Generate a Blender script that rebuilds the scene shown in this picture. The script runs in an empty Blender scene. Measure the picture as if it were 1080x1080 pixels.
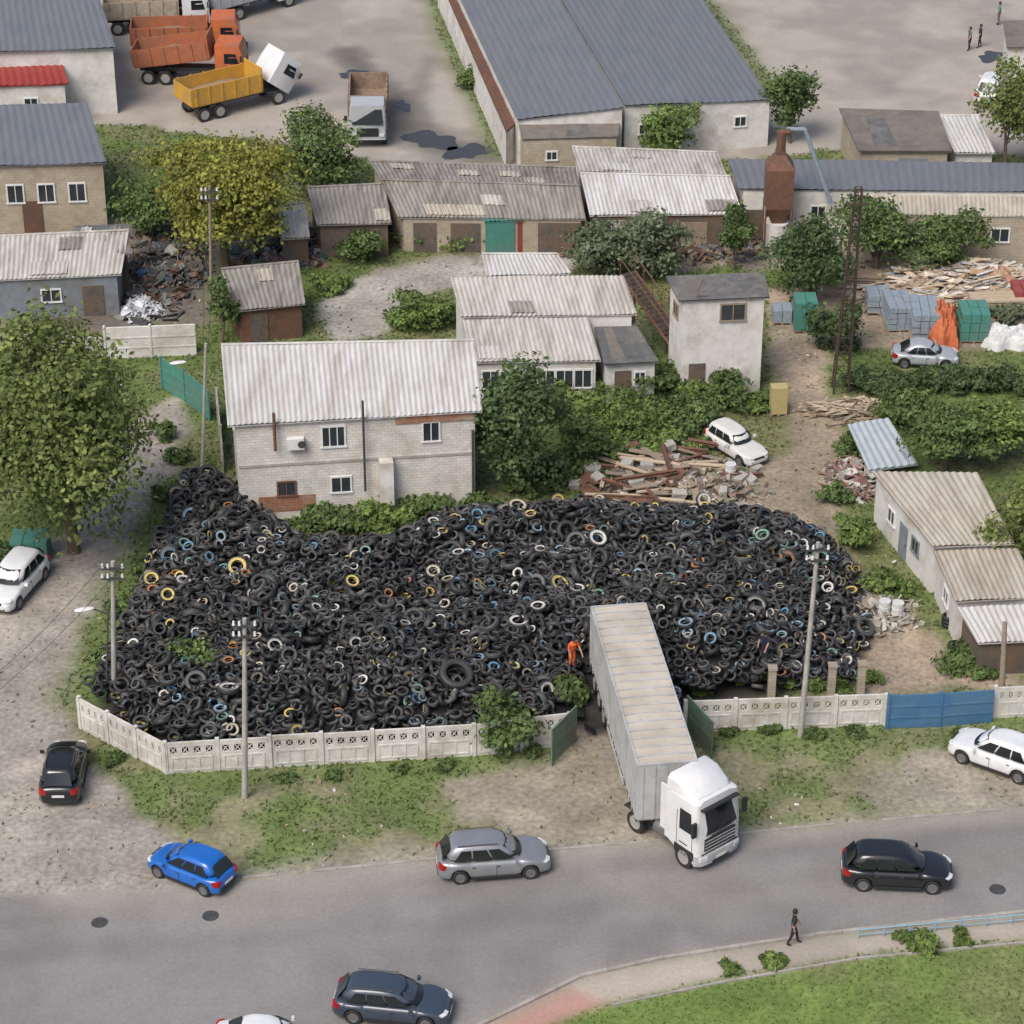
import bpy, bmesh, math, random
import numpy as np
from mathutils import Vector, Matrix
random.seed(7); rng=np.random.default_rng(7)
R=math.radians; PI=math.pi
C=bpy.context.scene.collection
F=2854.0; SP=math.sin(R(30)); CP=math.cos(R(30)); HC=68.4
def G(px,py,h=0.0):
    u=px-540; v=py-540; Z=(HC-h)/(SP+v/F*CP)
    return Vector((u*Z/F, Z*(CP-v/F*SP), h))
def PXY(X,Y,Z=0.0):
    d=Y*CP+(HC-Z)*SP
    return 540+F*X/d, 540+F*((HC-Z)*CP-Y*SP)/d
def scl(py,h=0.0): return (1648+py-540)*CP/(HC-h)
# ---------- noise
_N={}
def vn(x,y,s,seed=0):
    if seed not in _N: _N[seed]=np.random.default_rng(100+seed).random((256,256))
    g=_N[seed]; x=np.asarray(x)/s+500; y=np.asarray(y)/s+500
    xi=np.floor(x).astype(int); yi=np.floor(y).astype(int); fx=x-xi; fy=y-yi
    fx=fx*fx*(3-2*fx); fy=fy*fy*(3-2*fy)
    a=g[xi%256,yi%256]; b=g[(xi+1)%256,yi%256]; c=g[xi%256,(yi+1)%256]; d=g[(xi+1)%256,(yi+1)%256]
    return (a*(1-fx)+b*fx)*(1-fy)+(c*(1-fx)+d*fx)*fy
def fbm(x,y,s,seed=0): return .5*vn(x,y,s,seed)+.3*vn(x,y,s/2.1,seed+1)+.2*vn(x,y,s/4.3,seed+2)
def inpoly(x,y,P):
    ins=np.zeros(np.shape(x),bool); n=len(P)
    for i in range(n):
        x1,y1=P[i]; x2,y2=P[(i+1)%n]
        if y1==y2: continue
        c=((y1>y)!=(y2>y))&(x<(x2-x1)*(y-y1)/(y2-y1)+x1)
        ins^=c
    return ins
# ---------- materials
MATS={}
def mat(name,c1,c2=None,scale=3.0,rough=.85,bump=.15,metal=0.0,vcol=False,stain=None,streak=False,brick=False,trans=0.0,fine=None,spec=None,con=.26):
    if name in MATS: return MATS[name]
    m=bpy.data.materials.new(name); MATS[name]=m; m.use_nodes=True
    nt=m.node_tree; N=nt.nodes; L=nt.links; b=N['Principled BSDF']
    b.inputs['Roughness'].default_value=rough; b.inputs['Metallic'].default_value=metal
    if spec is not None: b.inputs['Specular IOR Level'].default_value=spec
    tc=N.new('ShaderNodeTexCoord'); mp=N.new('ShaderNodeMapping'); L.new(tc.outputs['Object'],mp.inputs[0])
    if streak: mp.inputs['Scale'].default_value=(1.6,.35,.6)
    nz=N.new('ShaderNodeTexNoise'); nz.inputs['Scale'].default_value=scale; nz.inputs['Detail'].default_value=5; nz.inputs['Roughness'].default_value=.65
    L.new(mp.outputs[0],nz.inputs['Vector'])
    rp=N.new('ShaderNodeValToRGB'); rp.color_ramp.elements[0].position=.3; rp.color_ramp.elements[1].position=.7
    L.new(nz.outputs['Fac'],rp.inputs[0])
    if vcol:
        at=N.new('ShaderNodeAttribute'); at.attribute_name='Col'
        rp.color_ramp.elements[0].color=(1-con,1-con,1-con,1); rp.color_ramp.elements[1].color=(1+con,1+con,1+con,1)
        mx=N.new('ShaderNodeMix'); mx.data_type='RGBA'; mx.blend_type='MULTIPLY'; mx.inputs[0].default_value=1
        L.new(at.outputs['Color'],mx.inputs[6]); L.new(rp.outputs[0],mx.inputs[7]); col=mx.outputs[2]
    else:
        c2=c2 or tuple(x*.8 for x in c1)
        rp.color_ramp.elements[0].color=(*c2,1); rp.color_ramp.elements[1].color=(*c1,1); col=rp.outputs[0]
    if stain:
        n2=N.new('ShaderNodeTexNoise'); n2.inputs['Scale'].default_value=.55; n2.inputs['Detail'].default_value=7; n2.inputs['Roughness'].default_value=.72
        L.new(mp.outputs[0],n2.inputs['Vector'])
        r2=N.new('ShaderNodeValToRGB'); r2.color_ramp.elements[0].position=.46; r2.color_ramp.elements[1].position=.68
        L.new(n2.outputs['Fac'],r2.inputs[0])
        m2=N.new('ShaderNodeMix'); m2.data_type='RGBA'; L.new(r2.outputs[0],m2.inputs[0]); L.new(col,m2.inputs[6]); m2.inputs[7].default_value=(*stain,1); col=m2.outputs[2]
    if brick:
        sx=N.new('ShaderNodeSeparateXYZ'); L.new(tc.outputs['Object'],sx.inputs[0])
        ad=N.new('ShaderNodeMath'); L.new(sx.outputs[0],ad.inputs[0]); L.new(sx.outputs[1],ad.inputs[1])
        cb=N.new('ShaderNodeCombineXYZ'); L.new(ad.outputs[0],cb.inputs[0]); L.new(sx.outputs[2],cb.inputs[1])
        bt=N.new('ShaderNodeTexBrick'); bt.inputs['Scale'].default_value=1.0; bt.inputs['Brick Width'].default_value=.4; bt.inputs['Row Height'].default_value=.16
        bt.inputs['Mortar Size'].default_value=.018; bt.inputs['Color1'].default_value=(1,1,1,1); bt.inputs['Color2'].default_value=(.86,.84,.82,1); bt.inputs['Mortar'].default_value=(.68,.66,.64,1)
        L.new(cb.outputs[0],bt.inputs['Vector'])
        m3=N.new('ShaderNodeMix'); m3.data_type='RGBA'; m3.blend_type='MULTIPLY'; m3.inputs[0].default_value=.8; L.new(col,m3.inputs[6]); L.new(bt.outputs['Color'],m3.inputs[7]); col=m3.outputs[2]
    if fine:
        n4=N.new('ShaderNodeTexNoise'); n4.inputs['Scale'].default_value=fine; n4.inputs['Detail'].default_value=3
        L.new(tc.outputs['Object'],n4.inputs['Vector'])
        r4=N.new('ShaderNodeValToRGB'); r4.color_ramp.elements[0].position=.3; r4.color_ramp.elements[1].position=.7; f_=min(.2,con)
        r4.color_ramp.elements[0].color=(1-f_,1-f_,1-f_,1); r4.color_ramp.elements[1].color=(1+f_,1+f_,1+f_,1); L.new(n4.outputs['Fac'],r4.inputs[0])
        m4=N.new('ShaderNodeMix'); m4.data_type='RGBA'; m4.blend_type='MULTIPLY'; m4.inputs[0].default_value=1; L.new(col,m4.inputs[6]); L.new(r4.outputs[0],m4.inputs[7]); col=m4.outputs[2]
    L.new(col,b.inputs['Base Color'])
    if bump:
        bp=N.new('ShaderNodeBump'); bp.inputs['Strength'].default_value=bump; bp.inputs['Distance'].default_value=.05; L.new(nz.outputs['Fac'],bp.inputs['Height']); L.new(bp.outputs[0],b.inputs['Normal'])
    if trans:
        tr=N.new('ShaderNodeBsdfTranslucent'); L.new(col,tr.inputs[0]); ms=N.new('ShaderNodeMixShader'); ms.inputs[0].default_value=trans
        L.new(b.outputs[0],ms.inputs[1]); L.new(tr.outputs[0],ms.inputs[2]); L.new(ms.outputs[0],N['Material Output'].inputs[0])
    return m
m_leaf=mat('foliage',(1,1,1),vcol=True,scale=.8,rough=.75,bump=0,trans=.3,spec=.25)
m_ground=mat('ground_soil',(1,1,1),vcol=True,scale=.5,rough=.95,bump=.3,fine=4.0,spec=.2)
m_road=mat('road_asphalt',(1,1,1),vcol=True,scale=.5,rough=.8,bump=.03,fine=6.0,spec=.3,con=.09)
m_rubber=mat('tyre_rubber',(1,1,1),vcol=True,scale=6,rough=.55,bump=.2,spec=.45)
m_bark=mat('bark',(.13,.10,.07),scale=8)
m_asb=mat('asbestos_roof',(.50,.475,.44),(.36,.34,.31),scale=2.5,stain=(.25,.23,.195),streak=True,bump=.1)
m_asbd=mat('old_dark_asbestos_roof',(.30,.28,.25),(.18,.165,.145),scale=2.5,stain=(.12,.10,.08),streak=True,bump=.1)
m_asbl=mat('pale_sheet_roof',(.55,.545,.53),(.44,.43,.41),scale=2.0,stain=(.35,.32,.28),streak=True,bump=.1)
m_asbb=mat('beige_sheet_roof',(.46,.42,.35),(.34,.31,.26),scale=2.0,stain=(.27,.22,.17),streak=True,bump=.1)
m_metroof=mat('grey_metal_roof',(.15,.16,.18),(.12,.128,.145),scale=1.2,rough=.55,stain=(.15,.15,.155),streak=True,bump=.05)
m_felt=mat('dark_felt_roof',(.12,.12,.12),(.07,.07,.072),scale=2,stain=(.20,.18,.155))
m_brownroof=mat('brown_felt_roof',(.19,.165,.14),(.13,.11,.095),scale=2,stain=(.10,.09,.08))
m_redroof=mat('red_metal_roof',(.30,.04,.035),(.22,.03,.025),scale=2,rough=.5)
m_whitewall=mat('white_block_wall',(.70,.68,.64),(.60,.575,.535),scale=1.5,brick=True,stain=(.47,.42,.36))
m_wwall=mat('whitewashed_wall',(.66,.65,.62),(.54,.52,.49),scale=1.5,stain=(.40,.36,.31))
m_beige=mat('beige_brick_wall',(.46,.40,.31),(.37,.32,.25),scale=2,brick=True,stain=(.31,.25,.19))
m_redbrick=mat('red_brick',(.36,.17,.10),(.27,.125,.075),scale=4,brick=True,stain=(.42,.37,.31))
m_darkwall=mat('dark_board_and_shade_wall',(.12,.105,.09),(.07,.06,.05),scale=3,stain=(.17,.10,.06))  # dark boards, and the painted shade inside the open shed
m_rust=mat('rusty_steel',(.19,.09,.055),(.11,.055,.036),scale=5,stain=(.085,.055,.04))
m_mast=mat('dark_rusty_lattice',(.075,.05,.04),(.045,.032,.028),scale=5)
m_bluewall=mat('grey_blue_wall',(.22,.25,.28),(.16,.18,.2),scale=2,stain=(.14,.13,.12))
m_teal=mat('teal_painted_metal',(.07,.24,.19),(.05,.18,.145),scale=3,rough=.6,stain=(.10,.18,.15))
m_green=mat('green_gate_paint',(.12,.20,.14),(.085,.15,.105),scale=3,rough=.6,stain=(.14,.12,.09))
m_blue=mat('blue_gate_paint',(.06,.16,.30),(.05,.13,.24),scale=2,rough=.5,stain=(.09,.18,.27))
m_fence=mat('white_concrete_panel',(.66,.64,.60),(.50,.48,.44),scale=2.5,stain=(.36,.33,.28))
m_conc=mat('concrete',(.42,.40,.365),(.30,.285,.26),scale=3,stain=(.25,.225,.19))
m_kerb=mat('kerb_stone',(.40,.375,.34),(.26,.24,.22),scale=1.2,stain=(.24,.21,.18))
def paint(n,c,rough=.3,metal=0.0):
    k='paint_'+n
    if k not in MATS:
        m=mat(k,c,tuple(x*.86 for x in c),scale=2,rough=rough,bump=0,metal=metal); m.node_tree.nodes['Principled BSDF'].inputs['Coat Weight'].default_value=.5
    return MATS[k]
m_glass=mat('dark_glass',(.018,.022,.026),(.012,.014,.016),rough=.08,bump=0)
m_pane=mat('window_glass',(.05,.06,.065),(.02,.024,.028),scale=.8,rough=.12,bump=0)
m_black=mat('black_plastic',(.025,.025,.026),rough=.55,bump=0)
m_rim=mat('alloy_rim',(.26,.26,.27),rough=.35,metal=.6,bump=0)
m_rimw=mat('dusty_steel_rim',(.34,.33,.31),rough=.6,bump=0)
m_lamp=mat('clear_headlamp',(.65,.66,.68),rough=.15,bump=0)
m_tail=mat('red_tail_lamp',(.35,.012,.01),rough=.25,bump=0)
m_white=mat('white_frame_paint',(.72,.72,.71),rough=.5,bump=0)
m_steel=mat('dark_steel',(.09,.09,.09),(.05,.05,.05),rough=.6,metal=.3)
m_trside=mat('trailer_side_panel',(.48,.49,.49),(.37,.38,.38),scale=1.6,rough=.55,stain=(.31,.30,.275),bump=.05)
m_trroof=mat('dusty_trailer_roof',(.54,.49,.42),(.41,.365,.31),scale=2.2,stain=(.34,.29,.235),bump=.1)
m_wood=mat('weathered_wood',(.30,.24,.18),(.20,.155,.115),scale=5)
m_palew=mat('pale_timber',(.50,.40,.29),(.38,.30,.21),scale=4)
m_sand=mat('sand_load',(.32,.22,.14),(.20,.14,.09),scale=5)
m_orange=mat('orange_paint',(.54,.14,.04),(.38,.10,.035),scale=3,rough=.5,stain=(.28,.12,.07))
m_yellow=mat('yellow_paint',(.60,.33,.05),(.48,.26,.04),scale=3,rough=.5,stain=(.38,.24,.09))
m_bgrey=mat('blue_grey_wrap',(.28,.33,.37),(.19,.23,.27),scale=4,rough=.5)
m_tarp=mat('white_tarp',(.62,.62,.61),(.46,.46,.45),scale=3,rough=.6)
m_water=mat('puddle_water',(.05,.045,.04),(.04,.035,.03),rough=.03,bump=0)
m_skin=mat('skin',(.42,.25,.18),bump=0); m_hair=mat('dark_hair',(.03,.02,.015),bump=0)
m_cblack=mat('black_cloth',(.02,.02,.022),bump=0); m_cnavy=mat('navy_cloth',(.025,.03,.06),bump=0)
m_cor=mat('orange_work_vest',(.75,.14,.03),bump=0); m_cgrey=mat('grey_cloth',(.13,.13,.13),bump=0)
# ---------- mesh builder
ORG=Vector((0,0,0))
class MB:
    def __init__(s,T=None): s.v=[]; s.f=[]; s.T=T
    def add(s,vs,fs):
        o=len(s.v)
        for p in vs:
            p=Vector(p)
            if s.T is not None: p=s.T@p
            s.v.append(p)
        s.f+= [tuple(i+o for i in f) for f in fs]
        return s
    def obox(s,c,ax,ay,az):
        c=Vector(c);ax=Vector(ax);ay=Vector(ay);az=Vector(az)
        vs=[c+sx*ax+sy*ay+sz*az for sz in(-1,1) for sy in(-1,1) for sx in(-1,1)]
        return s.add(vs,[(0,2,3,1),(4,5,7,6),(0,1,5,4),(2,6,7,3),(0,4,6,2),(1,3,7,5)])
    def box(s,x0,x1,y0,y1,z0,z1):
        return s.obox(((x0+x1)/2,(y0+y1)/2,(z0+z1)/2),((x1-x0)/2,0,0),(0,(y1-y0)/2,0),(0,0,(z1-z0)/2))
    def tube(s,p0,p1,r0,r1=None,n=8,cap=True):
        r1=r0 if r1 is None else r1
        p0=Vector(p0);p1=Vector(p1);d=(p1-p0).normalized()
        a=d.cross(Vector((0,0,1)))
        if a.length<.01: a=Vector((1,0,0))
        a.normalize(); b=d.cross(a)
        vs=[]
        for p,r in((p0,r0),(p1,r1)):
            for i in range(n):
                t=2*PI*i/n; vs.append(p+a*math.cos(t)*r+b*math.sin(t)*r)
        fs=[(i,(i+1)%n,n+(i+1)%n,n+i) for i in range(n)]
        if cap: fs+=[tuple(range(n-1,-1,-1)),tuple(range(n,2*n))]
        return s.add(vs,fs)
    def loft(s,rings):
        n=len(rings[0]); vs=[p for r in rings for p in r]; fs=[]
        for k in range(len(rings)-1):
            for i in range(n): fs.append((k*n+i,k*n+(i+1)%n,(k+1)*n+(i+1)%n,(k+1)*n+i))
        fs+=[tuple(range(n-1,-1,-1)),tuple(range((len(rings)-1)*n,len(rings)*n))]
        return s.add(vs,fs)
    def mesh(s,name,m,smooth=False,off=None,ang=40):
        off=ORG if off is None else off
        me=bpy.data.meshes.new(name); me.from_pydata([tuple(p-off) for p in s.v],[],s.f); me.materials.append(m)
        bm=bmesh.new(); bm.from_mesh(me); bmesh.ops.recalc_face_normals(bm,faces=bm.faces); bm.to_mesh(me); bm.free()
        if smooth:
            me.polygons.foreach_set('use_smooth',[True]*len(me.polygons))
            try: me.set_sharp_from_angle(angle=R(ang))
            except Exception: pass
        return me
    def build(s,name,m,parent=None,smooth=False,label=None,sub=0):
        o=bpy.data.objects.new(name,s.mesh(name,m,smooth,ang=40 if not sub else 75)); C.objects.link(o)
        if parent: o.parent=parent
        if label: o['label']=label
        if sub: md=o.modifiers.new('s','SUBSURF'); md.levels=sub; md.render_levels=sub
        return o
def tag(o,label=None,cat=None,group=None,kind=None):
    if label:o['label']=label
    if cat:o['category']=cat
    if group:o['group']=group
    if kind:o['kind']=kind
    return o
def thing(name,label,cat,loc,rotz=0,group=None,world=False):
    global ORG
    o=bpy.data.objects.new(name,None); C.objects.link(o); o.location=loc; o.rotation_euler=(0,0,rotz); o.empty_display_size=.3
    ORG=Vector(loc) if world else Vector((0,0,0))
    return tag(o,label,cat,group)
def one(name,mb,m,label,cat,group=None,kind=None,smooth=False):
    global ORG
    xs=[p.x for p in mb.v];ys=[p.y for p in mb.v];zs=[p.z for p in mb.v]
    c=Vector(((min(xs)+max(xs))/2,(min(ys)+max(ys))/2,min(zs))); s0=ORG; ORG=c
    o=mb.build(name,m,None,smooth); o.location=c; ORG=s0
    return tag(o,label,cat,group,kind)
def npmesh(name,V,Fq,m,cols=None,smooth=False):
    me=bpy.data.meshes.new(name); nf,k=Fq.shape
    me.vertices.add(len(V)); me.vertices.foreach_set('co',np.asarray(V,np.float32).ravel())
    me.loops.add(nf*k); me.loops.foreach_set('vertex_index',Fq.astype(np.int32).ravel())
    me.polygons.add(nf); me.polygons.foreach_set('loop_start',np.arange(0,nf*k,k,dtype=np.int32))
    me.polygons.foreach_set('use_smooth',np.full(nf,smooth,bool))
    me.update(calc_edges=True); me.materials.append(m)
    if cols is not None:
        ca=me.color_attributes.new('Col','FLOAT_COLOR','POINT'); cc=np.ones((len(V),4),np.float32); cc[:,:3]=cols; ca.data.foreach_set('color',cc.ravel())
    return me
def npobj(name,me,parent=None,loc=(0,0,0)):
    o=bpy.data.objects.new(name,me); C.objects.link(o); o.location=loc
    if parent:o.parent=parent
    return o
# ---------- ground, painted by zone
PILE=[(88,742),(175,806),(500,792),(600,768),(625,800),(700,800),(722,748),(905,722),(922,668),(908,600),(860,560),(760,548),(690,552),(600,548),(460,556),(400,588),(320,580),(262,540),(240,520),(192,508),(160,590),(122,680)]
ZONES=[
 ('asphalt_yard',[(-200,-300),(1300,-300),(1300,165),(960,160),(800,170),(560,172),(400,176),(300,150),(140,130),(-200,120)],(.35,.315,.275),(.275,.245,.215)),
 ('gravel_lane',[(335,358),(340,318),(395,285),(480,268),(620,262),(600,292),(480,300),(430,312),(405,358)],(.37,.35,.315),(.285,.265,.235)),
 ('back_yard',[(395,215),(800,215),(1300,225),(1300,285),(900,278),(640,285),(600,262),(480,262),(400,250)],(.26,.23,.18),(.15,.15,.10)),
 ('work_yard',[(130,230),(330,225),(330,262),(235,275),(225,345),(-60,345),(-200,235)],(.22,.19,.155),(.14,.12,.10)),
 ('dirt_yard',[(805,300),(1300,285),(1300,372),(880,365),(872,420),(890,460),(880,500),(885,560),(925,620),(985,665),(1080,720),(900,735),(870,600),(840,560),(740,545),(640,545),(620,505),(700,490),(790,500),(835,470)],(.355,.28,.205),(.26,.215,.16)),
 ('tyre_yard',PILE,(.06,.055,.05),(.035,.033,.03)),
 ('side_lane',[(205,425),(178,500),(140,570),(100,660),(76,745),(90,800),(150,860),(250,930),(200,960),(-200,1010),(-200,600),(0,590),(62,560),(112,500),(135,450),(165,425)],(.345,.31,.27),(.275,.245,.215)),
 ('verge',[(98,792),(176,818),(500,800),(600,775),(720,768),(1300,740),(1300,830),(1080,852),(600,896),(330,923),(225,920),(150,850)],(.12,.16,.055),(.215,.20,.125)),
 ('verge_dirt',[(590,775),(722,768),(738,830),(780,880),(560,905),(545,885),(480,862),(470,825),(520,822)],(.32,.28,.225),(.24,.21,.165)),
 ('verge_dirt',[(910,830),(970,795),(1300,765),(1300,840),(1080,850),(930,862)],(.31,.275,.225),(.23,.205,.16)),
 ('road',[(-300,955),(60,945),(170,938),(330,920),(460,907),(600,896),(1300,833),(1300,942),(1080,962),(860,986),(700,1010),(610,1030),(490,1088),(430,1300),(-300,1300)],(.22,.21,.205),(.19,.181,.176)),
 ('pavement',[(1300,945),(1080,965),(860,989),(700,1013),(612,1033),(494,1090),(450,1300),(520,1300),(560,1088),(640,1058),(760,1032),(900,1008),(1300,970)],(.40,.35,.30),(.32,.28,.24)),
 ('lawn',[(566,1086),(645,1060),(765,1035),(900,1011),(1300,973),(1300,1300),(480,1300)],(.13,.19,.05),(.16,.18,.07)),
 ('red_path',[(560,1058),(596,1040),(622,1048),(640,1058),(566,1086),(530,1300),(462,1300),(496,1092)],(.40,.235,.19),(.33,.2,.165)),
]
st=.27; gx=np.arange(-62,62,st); gy=np.arange(68,250,st); GX,GY=np.meshgrid(gx,gy,indexing='ij')
pu,pv=PXY(GX,GY)
dx=(fbm(GX,GY,2.5,10)-.5)*38; dy=(fbm(GX,GY,2.5,20)-.5)*22
nz1=fbm(GX,GY,5.0,30); nz2=fbm(GX,GY,1.2,40)
t=np.clip((nz1-.5)*5+.5+(nz2-.5)*1.2,0,1)[...,None]
col=np.array((.105,.145,.045))*(1-t)+np.array((.16,.165,.08))*t
zid=np.zeros(GX.shape,int)
for k,(nm,P,a,b) in enumerate(ZONES):
    hard=nm in('pavement','lawn','tyre_yard','red_path'); f=1.0
    if nm=='road': f=.32
    m_=inpoly(pu if hard else pu+dx*f,pv if hard else pv+dy*f,P)
    if nm=='verge': tt=np.clip((nz1-.5)*5+.3+(nz2-.5)*3.2,0,1)[...,None]
    else: tt=t
    cc=np.array(a)*(1-tt)+np.array(b)*tt
    col=np.where(m_[...,None],cc,col); zid[m_]=k+1
def band(pts,w):
    d=np.full(GX.shape,1e9)
    for (a,b) in zip(pts[:-1],pts[1:]):
        A=G(*a);B=G(*b); ab=(B-A).xy; L2=ab.length_squared
        tt=np.clip(((GX-A.x)*ab.x+(GY-A.y)*ab.y)/L2,0,1); d=np.minimum(d,np.hypot(GX-A.x-tt*ab.x,GY-A.y-tt*ab.y))
    return np.clip(1-d/(w*(.5+nz2)),0,1)
def pb(pts,w,c,k,pw=1.0):
    global col
    q_=(band(pts,w)**pw)[...,None]*k; col=col*(1-q_)+np.array(c)*q_
pb([(365,55),(390,80),(415,100),(440,135),(470,155),(525,162)],1.5,(.11,.10,.09),.9,.4)
pb([(440,140),(480,158),(530,160)],3.0,(.13,.12,.105),.8,.5); pb([(455,60),(440,100),(455,145)],.8,(.17,.155,.135),.7,.5)
pb([(300,20),(350,40),(420,30)],1.4,(.22,.20,.175),.5); pb([(850,60),(960,40),(1040,80)],1.4,(.25,.225,.2),.5)
pb([(458,0),(480,60),(505,105),(530,160)],1.6,(.12,.15,.055),1); pb([(740,0),(790,60),(815,100)],1.2,(.13,.16,.055),1)
w=band([(100,800),(60,880),(20,990)],3.2)[...,None]; col=col*(1-.15*w)
w=band([(0,1010),(300,985),(560,965),(1080,900)],1.0)[...,None]; col=col*(1-.14*w)
w=band([(0,975),(300,945),(600,920),(1080,872)],.8)[...,None]; col=col*(1-.12*w)
w=band([(830,440),(850,520),(900,600),(930,680)],1.2)[...,None]; col=col*(1-.2*w)
pb([(60,945),(330,922),(460,909),(600,898),(1300,836)],1.2,(.31,.28,.235),.7); pb([(490,1092),(610,1032),(700,1012),(1300,944)],.7,(.31,.28,.235),.6)
pb([(60,940),(250,950),(420,915)],2.4,(.30,.275,.24),.6)
pb([(185,515),(150,590),(112,675),(86,735)],1.8,(.12,.16,.055),.95,.6)
pb([(600,915),(680,940),(760,950),(1080,905)],1.8,(.27,.255,.235),.35)
pb([(740,775),(860,775),(925,770)],1.6,(.12,.165,.055),.9,.5); pb([(190,822),(340,815),(500,806),(575,797)],1.0,(.12,.16,.055),.8,.5)
for _ in range(30):
    cx,cy=random.uniform(-30,30),random.uniform(78,205); wv,hv=random.uniform(.8,3),random.uniform(.6,2.2)
    m_=(np.abs(GX-cx)<wv)&(np.abs(GY-cy)<hv)&np.isin(zid,[1,11]); col[m_]*=random.choice([.82,.88,1.1])
for _ in range(2):
    col[1:-1,1:-1]=(col[1:-1,1:-1]*2+col[2:,1:-1]+col[:-2,1:-1]+col[1:-1,2:]+col[1:-1,:-2])/6
GZ=(fbm(GX,GY,3.,50)-.5)*.12
GZ[np.isin(zid,[11,12,14])]=0; GZ[zid==1]*=.15
nxg,nyg=GX.shape; idx=np.arange(nxg*nyg).reshape(nxg,nyg)
q=np.stack([idx[:-1,:-1],idx[1:,:-1],idx[1:,1:],idx[:-1,1:]],-1).reshape(-1,4)
fz=zid[:-1,:-1].reshape(-1)
Vall=np.stack([GX,GY,GZ],-1).reshape(-1,3); Call=col.reshape(-1,3)
names={0:'ground',1:'asphalt_yard',2:'gravel_lane',3:'back_yard',4:'work_yard',5:'dirt_yard',6:'tyre_yard_ground',7:'dirt_road',8:'grass_verge',9:'grass_verge',10:'grass_verge',11:'road',12:'pavement',13:'lawn',14:'paved_path'}
for nm in dict.fromkeys(names.values()):
    ks=[k for k in names if names[k]==nm]; qq=q[np.isin(fz,ks)]
    if len(qq)==0: continue
    un,inv=np.unique(qq,return_inverse=True)
    me=npmesh(nm,Vall[un],inv.reshape(-1,4),m_road if nm in('road','asphalt_yard','pavement','paved_path') else m_ground,Call[un],True)
    tag(npobj(nm,me),kind='structure')
V=np.array([(-3000,-3000,-.15),(3000,-3000,-.15),(3000,3000,-.15),(-3000,3000,-.15)])
tag(npobj('terrain',npmesh('terrain',V,np.array([[0,1,2,3]]),m_ground,np.full((4,3),.15))),kind='structure')
# puddles on the yard
for (x,y,a_,b_) in[(372,78,1.0,.35),(398,92,.7,.3),(455,148,1.6,.8),(492,160,1.3,.7),(425,112,.5,.5),(1045,60,.9,.5)]:
    p=G(x,y); rr=[]; mb=MB(); r0=random.uniform(0,6)
    for i in range(26): t_=2*PI*i/26; k_=1+.3*math.sin(2*t_+r0)+.18*math.sin(5*t_+r0*2); rr.append(p+Vector((math.cos(t_)*a_*k_,math.sin(t_)*b_*2*k_,.022)))
    mb.add(rr,[tuple(range(26))]); tag(mb.build('puddle',m_water),kind='structure')
def strip(name,pts,w,z0,z1,m,gap=0.0):
    mb=MB()
    P=[G(*p) for p in pts]
    for a,b in zip(P[:-1],P[1:]):
        n=max(1,int((b-a).length/1.0)); d=(b-a)/n; nn=Vector((-d.y,d.x,0)).normalized()*w/2
        for i in range(n):
            if random.random()<gap: continue
            c=a+d*(i+.5); mb.obox(c+Vector((0,0,(z0+z1)/2+random.uniform(-.02,.012))),d*.492,nn,(0,0,(z1-z0)/2))
    o=mb.build(name,m); return tag(o,kind='structure')
ORG=Vector((0,0,0))
strip('kerb',[(255,926),(330,919),(460,906),(600,895),(1300,832)],.14,-.05,.055,m_kerb,.2)
strip('kerb',[(1300,943),(1080,963),(860,987),(700,1011),(611,1031),(492,1089),(470,1130)],.16,-.05,.12,m_kerb,.02)
strip('kerb',[(645,1061),(765,1036),(900,1012),(1300,974)],.10,-.05,.08,m_kerb)
for i,(x,y) in enumerate([(105,973),(222,966),(1052,938)]):
    p=G(x,y); mb=MB(); mb.tube(p+Vector((0,0,-.02)),p+Vector((0,0,.012)),.34,n=16); mb.tube(p+Vector((0,0,-.02)),p+Vector((0,0,.018)),.27,n=16)
    one('manhole_cover',mb,m_steel,'round dark manhole cover in the road, '+['leftmost','second from the left','at the right'][i],'manhole cover')
# ---------- vegetation
def leafmesh(name,P,out,size,cols,asp=.6,up=.35):
    n=len(P); r=rng.normal(size=(n,3)); nr=out*.8+r*.6; nr[:,2]+=up; nr/=np.linalg.norm(nr,axis=1,keepdims=True)+1e-9
    t=np.cross(nr,rng.normal(size=(n,3))); t/=np.linalg.norm(t,axis=1,keepdims=True)+1e-9; b=np.cross(nr,t)
    s=size[:,None]; V=np.empty((n,4,3)); V[:,0]=P-t*s; V[:,1]=P-b*s*asp-nr*s*.15; V[:,2]=P+t*s; V[:,3]=P+b*s*asp
    return npmesh(name,V.reshape(-1,3),np.arange(n*4).reshape(n,4),m_leaf,np.repeat(cols,4,axis=0))
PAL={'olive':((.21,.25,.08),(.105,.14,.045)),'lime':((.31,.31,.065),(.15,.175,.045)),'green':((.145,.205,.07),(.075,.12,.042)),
 'dark':((.11,.16,.065),(.055,.09,.036)),'grey':((.19,.22,.135),(.10,.13,.07)),'bright':((.19,.26,.075),(.10,.16,.045))}
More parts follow.
